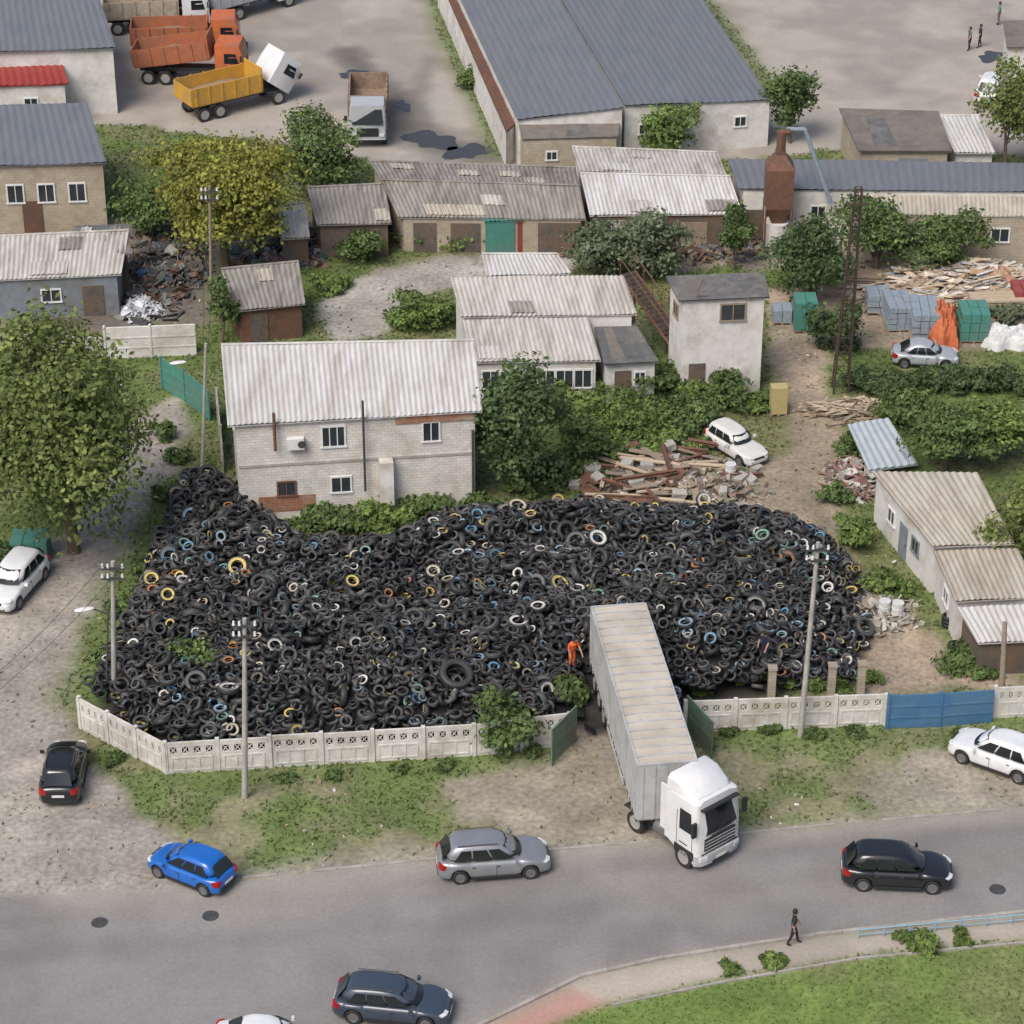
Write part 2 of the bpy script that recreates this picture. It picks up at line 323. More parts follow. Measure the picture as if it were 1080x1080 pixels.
def crown(rx,rz,pal,dens=1.0,ls=.15):
    nb=int(8+rx*4.5); Ps=[];Os=[];Cs=[]
    a,b=[np.array(x) for x in PAL[pal]]
    tot=int(54*dens*4*PI*rx*(rx+rz)/2)+260; tot=min(tot,24000)
    B=[]
    for i in range(nb):
        d=rng.normal(size=3); d/=np.linalg.norm(d); rr=.75*rng.random()**.45
        B.append((d*rr,rng.uniform(.22,.44)))
    ws=np.array([q_[1]**2 for q_ in B]); ws/=ws.sum()
    for (c,rb),w_ in zip(B,ws):
        k=max(8,int(tot*w_)); d=rng.normal(size=(k,3)); d/=np.linalg.norm(d,axis=1,keepdims=True)
        d[:,2]=np.where(d[:,2]<-.4,-d[:,2]*.6,d[:,2])
        lump=1+.25*np.sin(d[:,0]*5+c[0]*9)*np.cos(d[:,1]*6+c[1]*7)+.15*np.sin(d[:,2]*9+c[2]*5)
        rr=rb*lump*rng.uniform(.65,1.12,k); far=rng.random(k)<.10; rr=np.where(far,rb*rng.uniform(1.1,1.5,k),rr); p=c+d*rr[:,None]*np.array([1,1,.85])
        Ps.append(p);Os.append(d); br=rng.uniform(.75,1.2)
        mixv=np.clip(.45+.4*d[:,2]+.35*rng.normal(size=k),0,1)[:,None]  # undersides of clumps darker: mild ambient shade painted into the leaf colour
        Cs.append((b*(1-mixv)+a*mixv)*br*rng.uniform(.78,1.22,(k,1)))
    P=np.concatenate(Ps);O=np.concatenate(Os);Cc=np.concatenate(Cs)
    P=P*np.array([rx,rx,rz])*1.06; sz=ls*rng.uniform(.6,1.35,len(P))
    return P,O,sz,Cc
def tree(cx,cy,wx,wy,pal,label,cat='tree',tr=1.5,group=None,dens=1.0,ls=.14,name=None,z0=0.0):
    s=scl(cy,3); rx=wx/s; rz=math.sqrt(max((wy/s)**2-(rx*.5)**2,(.35*rx)**2))/.87; rz=min(rz,rx*1.7)
    zc=z0+rz*(1.0 if tr>0 else .62)+tr; c=G(cx,cy,zc); base=Vector((c.x,c.y,z0))
    o=thing(name or ('tree' if tr>0 else 'bush'),label,cat,base,random.uniform(0,6),group)
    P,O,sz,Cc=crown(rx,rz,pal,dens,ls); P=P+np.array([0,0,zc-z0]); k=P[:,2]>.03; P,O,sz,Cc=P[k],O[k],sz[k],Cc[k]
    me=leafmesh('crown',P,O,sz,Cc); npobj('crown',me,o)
    mb=MB(); rt=max(.05,min(.28,rx*.055))
    top=Vector((random.uniform(-.2,.2),random.uniform(-.2,.2),tr+rz*.7)) if tr>0 else Vector((0,0,rz*.5))
    mb.tube((0,0,-.1),top*.5,rt*1.3,rt,7); mb.tube(top*.5,top,rt,rt*.5,7)
    for i in range(6):
        a=i*1.05+random.uniform(-.3,.3); st_=top*random.uniform(.45,.9); e=Vector((math.cos(a)*rx*.6,math.sin(a)*rx*.6,tr+rz*random.uniform(.9,1.4) if tr>0 else rz*.9))
        mb.tube(st_,e,rt*.5,rt*.15,5)
    mb.build('trunk' if tr>0 else 'stem',m_bark,o,True)
    return o
T=tree
T(66,454,106,130,'olive','large olive green broad tree at the left edge beside the dirt lane',tr=.2,ls=.16,dens=1.35)
T(234,206,80,74,'lime','yellowing broad tree left of the green one behind the yard pole',tr=.6,dens=1.25)
T(150,215,46,36,'green','green tree left of the yellowing tree at the parking edge',tr=.5)
T(336,158,54,46,'green','mid green round tree right of the yellowing tree',tr=.5)
T(546,452,58,70,'dark','dark green tree against the right end of the white two storey house',tr=.2,dens=1.15)
T(232,322,24,34,'green','small green tree left of the brown shed',tr=.4)
T(447,333,44,30,'bright','green bush at the left end of the corrugated house',tr=0,cat='bush')
T(630,262,36,32,'grey','grey green willow like tree left of its pair before the white roofed shed',tr=.3)
T(684,256,42,38,'grey','grey green tree right of its pair before the white roofed shed',tr=.3)
T(776,246,22,36,'green','narrow green tree left of the rusty silo',tr=.3)
T(858,272,48,50,'dark','dark green tree just right of the rusty silo',tr=.3)
T(928,248,56,48,'green','green tree behind the lattice mast',tr=.3)
T(1008,252,46,40,'green','green tree before the cream wall right of the lattice mast',tr=.3)
T(702,134,40,34,'bright','bright green tree against the white wall of the big warehouse',tr=.2)
T(836,103,32,42,'green','green tree at the right corner of the big warehouse',tr=.4)
T(1066,118,34,54,'olive','green tree at the upper right edge beside the parking yard',tr=.3)
T(470,242,46,24,'bright','low green bush before the old shed row',tr=0,cat='bush')
T(384,262,28,26,'green','green bush right of the small dark shed',tr=0,cat='bush')
T(755,392,42,32,'green','green bush at the foot of the white tower house',tr=0,cat='bush')
T(690,405,40,28,'green','green bush below the dark flat roof',tr=0,cat='bush')
T(650,440,58,34,'bright','wide bright green bush right of the dark tree',tr=0,cat='bush')
T(725,440,46,28,'green','green bush left of the wrecked white car',tr=0,cat='bush')
T(612,470,36,34,'green','green bush between the dark tree and the scrap heap',tr=0,cat='bush')
T(883,345,34,44,'dark','dark green bush at the foot of the lattice mast',tr=0,cat='bush')
ov='overgrown shrubs behind the scrap heap'
for (x,y,a_,b_,pl) in [(575,430,30,26,'green'),(600,410,28,22,'bright'),(640,408,26,18,'green'),(700,465,30,20,'bright'),(735,415,28,20,'bright'),(770,420,26,20,'green'),(660,475,26,18,'green'),(590,500,26,24,'green'),(800,425,20,14,'bright'),(560,510,30,18,'green'),(735,470,18,12,'bright'),(640,505,18,12,'green')]:
    T(x,y,a_,b_,pl,'shrub in the overgrown thicket between the white house and the tower house',tr=0,cat='shrub',group=ov,name='thicket_shrub')
hedg='shrubs of the dark hedge along the back of the right garden'
for i in range(8): T(905+i*26,404+random.uniform(-4,4),24,19,'dark','dark green hedge shrub behind the right garden',tr=0,cat='shrub',group=hedg,name='hedge_shrub')
for x in(945,968,990,1012): T(x,397,17,12,'green','dark green hedge shrub behind the right garden',tr=0,cat='shrub',group=hedg,name='hedge_shrub')
T(950,436,50,30,'green','green shrub nearest the mast in the right garden',tr=0,cat='bush')
T(1000,462,56,42,'green','broad green tree above the beige roofed house',tr=.2)
T(1058,445,44,42,'bright','bright green tree at the right edge above the beige roofed house',tr=.2)
T(1072,548,40,70,'olive','tall olive green tree at the right edge beside the beige roofed house',tr=.3,dens=1.1)
T(345,550,44,30,'green','leafy green bush at the left below the white house',tr=0,cat='bush')
T(398,550,38,26,'bright','leafy green bush in the middle below the white house',tr=0,cat='bush')
T(448,532,42,24,'green','dark leafy bush at the right below the white house',tr=0,cat='bush')
T(505,540,30,20,'green','low green bush between the white house and the dark tree',tr=0,cat='bush')
T(270,528,18,14,'green','small green bush at the left corner of the white house',tr=0,cat='bush')
T(532,766,48,42,'green','round green bush growing at the white fence left of the green gate',tr=0,cat='bush',dens=1.15)
T(600,732,30,30,'green','dark green bush beside the truck trailer inside the gate',tr=0,cat='bush')
T(207,690,34,30,'green','weedy green bush growing out of the tyre pile',tr=0,cat='bush',dens=.7,z0=1.3)
for x in(735,775,830,880,915,800,855): T(x,716+random.uniform(-6,8),20,12,'bright','low weeds between the tyre pile and the right fence',tr=0,cat='weeds',group='weeds behind the right fence',name='weeds',dens=.8)
for x,y in((420,812),(350,818),(690,778),(470,806),(770,774),(120,800),(860,774),(560,794),(810,770),(905,772),(300,818),(1010,776)): T(x,y,13,6,'green','low weeds at the foot of the white street fence',tr=0,cat='weeds',group='weeds at the foot of the street fence',name='weeds',dens=.8)
for x,y in((176,520),(150,600),(128,640),(185,480),(172,455),(110,690)): T(x,y,17,14,'green','weeds on the green strip between the dirt lane and the tyre pile',tr=0,cat='weeds',group='weeds left of the tyre pile',name='weeds',dens=.7)
T(948,742,9,20,'green','narrow green climber on the blue gate',tr=0,cat='plant')
T(972,991,29,15,'bright','largest bright green clipped bush on the roadside lawn',tr=0,cat='bush')
T(1013,990,14,9,'bright','small green bush right of the largest lawn bush',tr=0,cat='bush')
T(818,1013,19,9,'bright','low green bush on the pavement edge below the pedestrian',tr=0,cat='bush')
T(771,1021,13,10,'bright','leftmost small round bush on the roadside lawn',tr=0,cat='bush')
T(15,590,26,18,'dark','dark bush under the large tree at the left edge',tr=0,cat='bush')
T(895,470,24,18,'green','green weeds left of the leaning metal sheet',tr=0,cat='bush')
T(900,560,28,26,'bright','green bush before the white wall of the beige roofed house',tr=0,cat='bush')
T(880,520,20,18,'green','green bush above the one before the white wall',tr=0,cat='bush')
T(935,615,32,20,'bright','low green bush right of the tyre pile',tr=0,cat='bush')
T(1020,700,38,14,'green','low green weeds behind the blue gate',tr=0,cat='bush')
T(905,148,14,10,'green','small green bush at the left corner of the brown roofed shed',tr=0,cat='bush')
T(355,250,24,16,'green','small green bush before the small dark shed',tr=0,cat='bush')
T(1060,330,26,14,'grey','pale green bush at the right edge of the goods yard',tr=0,cat='bush')
T(350,300,26,16,'bright','low green bush at the left edge of the gravel lane',tr=0,cat='bush')
T(500,80,18,22,'green','green weeds along the left wall of the big warehouse',tr=0,cat='weeds',name='weeds')
T(700,186,26,9,'bright','low green growth between the two white shed roofs',tr=0,cat='bush',z0=2.2)
def tufts(n):
    x=rng.uniform(-45,45,n*6); y=rng.uniform(76,200,n*6); u,v=PXY(x,y)
    ok=(u>-20)&(u<1100)&(v>-20)&(v<1100); x,y,u,v=x[ok],y[ok],u[ok],v[ok]
    ix=((x-gx[0])/st).astype(int); iy=((y-gy[0])/st).astype(int); z=zid[ix,iy]; c=col[ix,iy]
    green=c[:,1]-c[:,0]
    ok=((green>.004)&(z!=6)&(z!=11))|((rng.random(len(x))<.06)&np.isin(z,[2,3,4,5,7,8,9,10]))
    x,y,c,z=x[ok][:n],y[ok][:n],c[ok][:n],z[ok][:n]; k=len(x)
    P=np.stack([x,y,np.full(k,.05)],1); out=rng.normal(size=(k,3))*.5
    br=rng.uniform(.65,1.4,(k,1)); cc=(np.array((.14,.19,.06))*.55+c*.5)*br
    return P,out,rng.uniform(.05,.16,k)*np.where(z==13,.6,1),cc
P,O,S,Cc=tufts(60000)
tag(npobj('grass',leafmesh('grass',P,O,S,Cc,asp=.5,up=.1)),'short grass and weeds scattered over the verges and yards','grass',kind='stuff')
# ---------- buildings
FLATS=(m_felt,m_brownroof)
def corr(mb,P,period=.26,amp=.03,flat=False):
    a,b,c,d=P; wdt=(b-a).length; nu=2 if flat else max(4,int(wdt/period*4)); nv=max(2,int((d-a).length/1.6)) if not flat else 2
    vs=[];fs=[]
    for j in range(nv+1):
        tv=j/nv
        for i in range(nu+1):
            tu=i/nu; p=(a*(1-tu)+b*tu)*(1-tv)+(d*(1-tu)+c*tu)*tv
            z=0 if flat else amp*math.sin(2*PI*i/4)+.015*math.sin(i*.37/4+j*1.7)+.02*math.sin(tu*7+j*2.3)
            vs.append(p+Vector((0,0,z)))
    for j in range(nv):
        for i in range(nu): k=j*(nu+1)+i; fs.append((k,k+1,k+nu+2,k+nu+1))
    mb.add(vs,fs)
    t=Vector((0,0,-.10)); e=Vector((0,0,-.045))
    mb.add([a+t,b+t,c+t,d+t,a+e,b+e,c+e,d+e],[(3,2,1,0),(0,1,5,4),(1,2,6,5),(2,3,7,6),(3,0,4,7)])
def face_frame(W,e):
    i,j={0:(0,1),1:(1,2),2:(2,3),3:(3,0)}[e]; A,B=W[i],W[j]; d=(B-A); d.z=0; L=d.length; d.normalize(); n=Vector((d.y,-d.x,0)); return A,d,n,L
def window(parent,W,e,t,z,w,h,fm=None,bars=1,name='window'):
    A,d,n,L=face_frame(W,e); c=Vector((A.x,A.y,0))+d*(L*t)+Vector((0,0,z)); fm=fm or m_white; u=Vector((0,0,1))
    mb=MB(); b=.045
    mb.obox(c+n*.03+u*(h/2),d*(w/2+b),n*.035,u*b); mb.obox(c+n*.03-u*(h/2),d*(w/2+b+.04),n*.06,u*b)
    for s in(-1,1): mb.obox(c+n*.03+d*s*(w/2),d*b,n*.035,u*(h/2-b))
    for k in range(bars): mb.obox(c+n*.03+d*(w*((k+1)/(bars+1)-.5)),d*.025,n*.032,u*(h/2-b))
    o=mb.build(name,fm,parent); MB().obox(c+n*.012,d*(w/2),n*.008,u*(h/2)).build('pane',m_pane,o)
    return o
def door(parent,W,e,t,w,h,m,label=None):
    A,d,n,L=face_frame(W,e); c=Vector((A.x,A.y,h/2))+d*(L*t); o=MB().obox(c+n*.02,d*(w/2),n*.03,(0,0,h/2)).build('door',m,parent,label=label)
    MB().obox(c+n*.06+d*(w*.4),d*.02,n*.03,(0,0,.06)).build('handle',m_steel,o)
def B(name,label,cat,roofs,wall,wins=(),doors=(),oh=.22,group=None,z0=-.2,patch=0):
    base=sum((G(x,y,roofs[0][1]) for x,y in roofs[0][0]),Vector())/4; base.z=0
    o=thing(name,label,cat,base,0,group,world=True); Ws=[]
    for ri,r in enumerate(roofs):
        cs,hf,hb,rm=r[:4]; wl=r[4] if len(r)>4 else wall; hs=r[5] if len(r)>5 else (hf,hf,hb,hb)
        P=[G(x,y,h) for (x,y),h in zip(cs,hs)]; cen=sum(P,Vector())/4; W=[]
        for p in P:
            v=(cen-p); v.z=0; W.append(p+v.normalized()*oh*1.4-Vector((0,0,.12)))
        Ws.append(W)
        if wl is not None:
            mb=MB(); mb.add([Vector((p.x,p.y,z0)) for p in W]+W,[(0,1,5,4),(1,2,6,5),(2,3,7,6),(3,0,4,7),(4,5,6,7)]); mb.build('wall',wl,o)
        mb=MB(); corr(mb,P,flat=(rm in FLATS),period=.5 if rm in(m_metroof,m_redroof) else .27,amp=.02 if rm in(m_metroof,) else .033); rf=mb.build('roof',rm,o)
        def on(tu,tv,dz=0): return (P[0]*(1-tu)+P[1]*tu)*(1-tv)+(P[3]*(1-tu)+P[2]*tu)*tv+Vector((0,0,dz))
        if patch and ri<2:
            for k in range(patch):
                tu=random.uniform(.05,.8); tv=random.choice([.05,.35,.6]); du=min(.19,1.3/(P[1]-P[0]).length*random.choice([1,1,2])); dv_=.3
                mb=MB(); corr(mb,[on(tu,tv,.06),on(tu+du,tv,.06),on(tu+du,tv+dv_,.06),on(tu,tv+dv_,.06)],period=.27,amp=.03)
                mb.build('roof_patch',random.choice([m_asbd,m_asbl,m_asb] if rm is not m_asbd else [m_asb,m_asbb,m_asbb]),o)
        if rm not in FLATS and rm is not m_metroof and len(roofs)<3:
            mb=MB(); mb.tube(on(.0,1,.04),on(1,1,.04),.07,n=6); mb.build('ridge_cap',rm,o)
        if rm in FLATS:
            for k in range(2):
                tu=random.uniform(.1,.6); mb=MB(); mb.add([on(tu,.1,.012),on(tu+.25,.12,.012),on(tu+.22,.8,.012),on(tu+.03,.75,.012)],[(0,1,2,3)]); mb.build('felt_patch',m_brownroof if k else m_felt,o) if k==0 or rm is m_felt else None
    for w_ in wins: window(o,Ws[w_[0]],*w_[1:])
    for d_ in doors: door(o,Ws[d_[0]],*d_[1:])
    return o,Ws
u=Vector((0,0,1))
o,Ws=B('brick_house','white block two storey house with a single slope corrugated roof above the tyre pile','house',
 [([(240,449),(509,433),(500,359),(233,364)],5.6,6.7,m_asbl)],m_whitewall,
 wins=[(0,0,.405,4.55,1.15,1.15,None,2),(0,0,.815,4.5,.85,1.1,None,1),(0,0,.20,1.75,.9,.8,m_rust,1),(0,0,.43,1.8,1.0,.9,None,1),(0,3,.5,4.3,.8,.9)],oh=.3)
W=Ws[0]; A,d,n,L=face_frame(W,0); A0=Vector((A.x,A.y,0))
MB().obox(A0+d*(L*.83)+n*.04+u*5.26,d*(L*.165),n*.04,u*.2).build('brick_band',m_redbrick,o,label='orange brick band under the right part of the eave')
MB().obox(A0+d*(L*.20)+n*.008+u*.9,d*(L*.12),n*.012,u*.45).build('brick_patch',m_redbrick,o,label='bare brick patch at the lower left of the wall')
mb=MB(); mb.obox(A0+d*(L*.245)+n*.2+u*4.4,d*.42,n*.16,u*.3); ac=mb.build('air_conditioner',m_white,o); MB().tube(A0+d*(L*.27)+n*.37+u*4.4,A0+d*(L*.27)+n*.39+u*4.4,.2,n=12).build('fan_grille',m_steel,ac)
MB().tube(A0+d*(L*.16)+n*.3+u*4.1,A0+d*(L*.16)+n*.3+u*6.2,.08).build('flue',m_rust,o)
MB().tube(A0+d*(L*.53)+n*.3+u*1.5,A0+d*(L*.53)+n*.3+u*6.6,.06).build('flue',m_steel,o,label='tall thin grey flue pipe')
MB().obox(A0+d*(L*.62)+n*.35+u*1.6,d*.35,n*.3,u*1.6).build('chimney_shaft',m_wwall,o)
MB().obox(A0+d*(L*.99)+n*.15+u*2.3,d*.06,n*.06,u*2.2).build('downpipe',m_steel,o)
MB().obox(A0+d*(L*.5)+n*.02+u*3.15,d*(L*.495),n*.03,u*.07).build('string_course',m_conc,o)
B('corrugated_house','low white house with two stepped corrugated roofs and a window row','house',
 [([(497,382),(634,380),(620,334),(488,337)],2.5,3.5,m_asb),([(486,334),(672,331),(658,290),(475,292)],3.6,4.6,m_asb),([(637,384),(695,381),(666,335),(625,335)],2.5,2.9,m_felt)],m_wwall,
 wins=[(0,0,.12+.155*k,1.35,.95,1.1,None,1) for k in range(6)]+[(2,0,.7,1.4,.6,.8)],doors=[(2,0,.35,.9,1.9,m_darkwall)],patch=1)
B('tower_house','white square two storey block with a flat dark roof and one side window','house',
 [([(716,317),(812,313),(806,287),(702,291)],5.8,6.0,m_felt)],m_wwall,wins=[(0,0,.62,4.9,1.35,1.0,m_wood,1),(0,3,.5,4.6,.8,.8,m_wood,1)],doors=[(0,0,.2,.9,1.9,m_darkwall)])
a=G(737,394,.1); b=G(662,288,3.4); dd=(b-a); n_=Vector((-dd.y,dd.x,0)).normalized()
st_=thing('stairs','rusty steel outside stairs with handrails between the two middle houses','stairs',(a.x,a.y,0),world=True)
for s in(-1,1):
    MB().tube(a+n_*.5*s,b+n_*.5*s,.09,n=6).build('stringer',m_rust,st_); mb=MB(); mb.tube(a+n_*.5*s+u*1.,b+n_*.5*s+u*1.,.035,n=5)
    for k in range(9): p=a+dd*(k/8)+n_*.5*s; mb.tube(p,p+u,.03,n=5)
    mb.build('handrail',m_rust,st_)
mb=MB()
for k in range(24): mb.obox(a+dd*((k+.5)/24)+u*.06,n_*.5,dd.normalized()*.12,u*.02)
mb.build('treads',m_mast,st_)
for k in(.45,.9): MB().tube(a+dd*k-u*(3.3*k),a+dd*k,.08,n=6).build('leg',m_rust,st_)
B('warehouse','long warehouse with dark blue grey metal roofs and a white front wall','warehouse',
 [([(546,126),(657,113),(574,-28),(473,-28)],3.3,4.2,m_metroof,m_wwall,(3.2,3.9,3.9,3.2)),([(659,111),(813,105),(723,-28),(576,-28)],3.9,3.2,m_metroof,m_wwall,(3.7,3.3,3.3,3.7)),
  ([(551,147),(652,144),(654,122),(546,126)],2.5,2.9,m_brownroof,m_beige),([(534,139),(546,128),(473,-28),(461,-28)],2.5,2.5,m_rust)],m_wwall,
 wins=[(1,0,.14,1.9,.8,.7),(1,0,.8,1.9,.8,.7),(2,0,.3,1.3,.7,.6)],oh=.08)
B('old_shed_row','long row of old sheds under a mossy grey gable roof','shed',
 [([(420,229),(618,231),(611,196),(402,190)],2.3,3.3,m_asbd),([(402,190),(611,196),(607,177),(390,170)],3.3,2.7,m_asbd)],m_beige,
 doors=[(0,0,.12,1.4,1.9,m_darkwall),(0,0,.35,1.8,1.9,m_darkwall),(0,0,.88,2.6,2.0,m_darkwall)],wins=[(0,0,.55,1.3,.8,.7)],patch=4)
B('small_shed','small dark grey roofed shed at the left end of the old shed row','shed',[([(334,237),(413,235),(406,194),(324,198)],2.3,2.9,m_asbd)],m_darkwall,patch=1)
B('small_shed','narrow pale roofed shed beside the mid green round tree','shed',[([(296,252),(327,250),(321,214),(292,217)],2.0,2.4,m_asb)],m_darkwall)
B('open_shed','wide open fronted shed under a whitish corrugated roof','shed',
 [([(622,227),(783,225),(770,186),(612,183)],2.6,3.3,m_asbl,m_darkwall),([(612,181),(766,184),(757,161),(603,155)],3.4,3.0,m_asb,m_wwall)],m_wwall,doors=[(0,0,.3,1.6,2.,m_rust),(0,0,.7,1.6,2.,m_wood)],patch=2)  # closed dark front wall paints the shade of the open interior
o,Ws=B('long_workshop','long low white workshop with a dark flat roof at the right','workshop',
 [([(779,199),(1110,202),(1110,172),(768,167)],3.4,3.4,m_metroof,m_wwall),([(908,226),(1110,228),(1110,204),(905,202)],2.7,3.1,m_asbb,m_beige)],m_wwall,
 wins=[(1,0,.15+.2*k,1.4,1.1,.9,None,1) for k in range(4)]+[(0,0,.1,1.9,.9,.8),(0,0,.25,1.9,.9,.8)],doors=[(0,0,.04,1.1,2.,m_darkwall)])
B('flat_shed','shed with a dark brown flat roof beside the parking yard','shed',[([(906,159),(1004,159),(990,117),(885,114)],2.5,2.9,m_brownroof)],m_beige,doors=[(0,0,.6,1.8,1.9,m_bluewall)])
B('small_shed','small shed under pale blue grey sheets beside the brown roofed one','shed',[([(1007,161),(1050,161),(1032,122),(987,122)],2.0,2.3,m_asbl)],m_wwall)
B('small_shed','white shed at the upper right edge behind the green tree','shed',[([(1062,50),(1110,50),(1110,20),(1058,22)],2.6,2.8,m_brownroof)],m_wwall)
B('hall','dark grey roofed hall at the upper left corner','hall',[([(-60,56),(122,50),(96,-30),(-60,-30)],4.8,5.6,m_metroof)],m_wwall)
B('red_roof_house','low white house with a red metal roof at the left edge','house',[([(-60,92),(72,88),(60,50),(-60,52)],3.2,4.0,m_redroof)],m_wwall,wins=[(0,0,.7,1.8,.9,.8)])
B('beige_block','beige brick block with a dark grey roof at the left edge','building',[([(-60,176),(112,171),(92,108),(-60,112)],4.6,5.0,m_metroof)],m_beige,wins=[(0,0,.42,2.6,1.,1.2),(0,0,.62,2.6,1.,1.2),(0,0,.82,2.6,1.,1.2)],doors=[(0,0,.52,1.2,2.1,m_rust)])
B('left_workshop','grey blue walled workshop with a pale patched corrugated roof at the left edge','workshop',
 [([(-60,298),(128,289),(136,243),(-60,252)],2.6,3.4,m_asb,m_bluewall),([(70,262),(138,268),(136,236),(78,238)],3.0,3.4,m_felt,m_darkwall)],m_bluewall,wins=[(0,0,.6,1.4,1.1,.8)],doors=[(0,0,.85,1.2,1.9,m_darkwall)],patch=3)
B('brown_shed','rusty brown shed with a grey sagging sheet roof','shed',[([(250,328),(322,320),(315,276),(233,284)],2.2,2.7,m_asbd)],m_rust,doors=[(0,0,.3,1.0,1.8,m_darkwall)],patch=1)
B('corrugated_bungalow','long white bungalow with stepped beige corrugated roofs at the right','house',
 [([(984,576),(1070,573),(1031,498),(920,497)],2.8,2.8,m_asbb),([(1008,634),(1098,629),(1074,578),(984,579)],2.5,2.5,m_asbb),([(1032,678),(1100,675),(1085,637),(1010,640)],1.9,2.3,m_asbl,m_darkwall)],m_wwall,
 wins=[(0,3,.3,1.5,.8,.8),(0,3,.72,1.5,.8,.8,m_bluewall),(1,3,.5,1.3,.9,.8)],doors=[(0,3,.52,.9,1.9,m_bluewall)])
B('kiosk','small green painted hut before the old shed row','hut',[([(511,234),(544,232),(542,223),(510,225)],2.2,2.3,m_teal)],m_teal,oh=.05)
B('kiosk','small red painted hut right of the green hut','hut',[([(545,234),(564,232),(562,224),(544,225)],2.1,2.2,m_rust)],mat('red_board',(.27,.06,.05)),oh=.05)
B('low_store','low flat store with a white roof sheet behind the corrugated house','shed',[([(513,291),(602,288),(588,268),(508,268)],1.5,1.6,m_asbl)],m_wwall)
B('small_shed','dark open shed full of junk behind the grey green trees','shed',[([(640,252),(700,250),(700,232),(640,234)],1.9,2.1,m_asbd)],m_darkwall)
mb=MB(); corr(mb,[G(916,496,.5),G(968,489,.6),G(937,440,1.9),G(894,447,1.8)],period=.4,amp=.03); one('metal_sheet',mb,mat('blue_grey_sheet',(.34,.39,.42),(.27,.31,.34),rough=.5),'pale blue grey metal sheet leaning above the bungalow','metal sheet')
def slabwall(name,label,cat,pts,h,m,t=.15,pm=None,panel=2.4,pname='panel'):
    P=[G(*p) for p in pts]; o=thing(name,label,cat,(P[0].x,P[0].y,0),world=True)
    for a,b in zip(P[:-1],P[1:]):
        L=(b-a).length; n=max(1,round(L/panel)); d=(b-a)/n; nn=Vector((-d.y,d.x,0)).normalized()
        for i in range(n):
            c=a+d*(i+.5); mb=MB(); mb.obox(c+u*(h/2),d*.49,nn*t/2,u*(h/2))
            for k in(.33,.66): mb.obox(c+u*(h*k),d*.48,nn*(t/2+.03),u*.04)
            mb.build(pname,m,o); MB().obox(a+d*i+u*(h*.52),d.normalized()*.06,nn*(t/2+.05),u*(h*.53)).build('post',pm or m,o)
    return o
slabwall('concrete_wall','pale beige concrete wall below the left workshop','wall',[(112,378),(208,374)],1.9,m_wwall,panel=3)
slabwall('concrete_wall','short dirty wall left of the pale beige wall','wall',[(-30,372),(110,378)],1.3,m_conc,panel=3)
slabwall('metal_fence','teal green metal fence beside the dirt lane left of the white house','fence',[(172,410),(196,424),(222,445)],1.9,m_teal,t=.06)
slabwall('metal_fence','grey metal fence between the teal fence and the tyre pile','fence',[(230,440),(236,500)],1.7,m_conc,t=.06)
slabwall('metal_gate','blue sheet metal gate and fence in the right part of the street fence','gate',[(935,768),(990,766),(1046,762)],1.75,m_blue,t=.07,panel=2.2)
def pfence(name,label,pts,h=1.65,panel=2.15):
    P=[G(*p) for p in pts]; o=thing(name,label,'fence',(P[0].x,P[0].y,0),world=True)
    for a,b in zip(P[:-1],P[1:]):
        L=(b-a).length; n=max(1,round(L/panel)); d=(b-a)/n; dn=d.normalized(); nn=Vector((dn.y,-dn.x,0)); w=d.length
        for i in range(n):
            A=a+d*i; mb=MB(); tl=random.uniform(-.03,.03); dz=random.uniform(-.035,.035); z0_,z1_=1.04,1.40
            def bx(t0,t1,z0,z1,th=.04,off=0): mb.obox(A+dn*((t0+t1)/2)+nn*(off+tl)+u*((z0+z1)/2+dz),dn*((t1-t0)/2),nn*th,u*((z1-z0)/2))
            e=.09; bx(e,w-e,-.05,z0_); bx(e,w-e,z1_,h-.02,.05); k=4; ww=(w-2*e)/k
            for j in range(k+1):
                t0=e+j*ww; bx(max(e,t0-.12),min(w-e,t0+.12),z0_,z1_)
            for j in range(k):
                c=A+dn*(e+(j+.5)*ww)+nn*tl+u*((z0_+z1_)/2+dz); hh=(z1_-z0_)/2
                for sx in(-1,1):
                    p0=c+dn*sx*(ww/2-.12)-u*hh; p1=c-dn*sx*(ww/2-.12)+u*hh; v=(p1-p0); mb.obox((p0+p1)/2+nn*.002*sx,v/2,nn*.02,v.cross(nn).normalized()*.018)
            bx(e+.12,w-e-.12,.80,.88,.02,.046); bx(e+.12,w-e-.12,.14,.22,.02,.046)
            for tt in(e+.17,w*.36,w*.64,w-e-.17): bx(tt-.04,tt+.04,.22,.80,.02,.046)
            mb.build('fence_panel',m_fence,o)
            MB().obox(A+u*(h/2+.02),dn*.085,nn*.09,u*(h/2+.04)).build('fence_post',m_fence,o)
        MB().obox(b+u*(h/2+.02),dn*.08,nn*.085,u*(h/2+.03)).build('fence_post',m_fence,o)
    return o
pfence('concrete_fence','white concrete panel fence before the tyre pile, left corner to green gate',[(86,768),(176,816),(340,806),(500,797),(600,785)])
pfence('concrete_fence','white decorative concrete panel fence right of the truck up to the blue gate',[(722,772),(932,765)])
pfence('concrete_fence','short white decorative panel fence right of the blue gate',[(1047,757),(1130,753)])
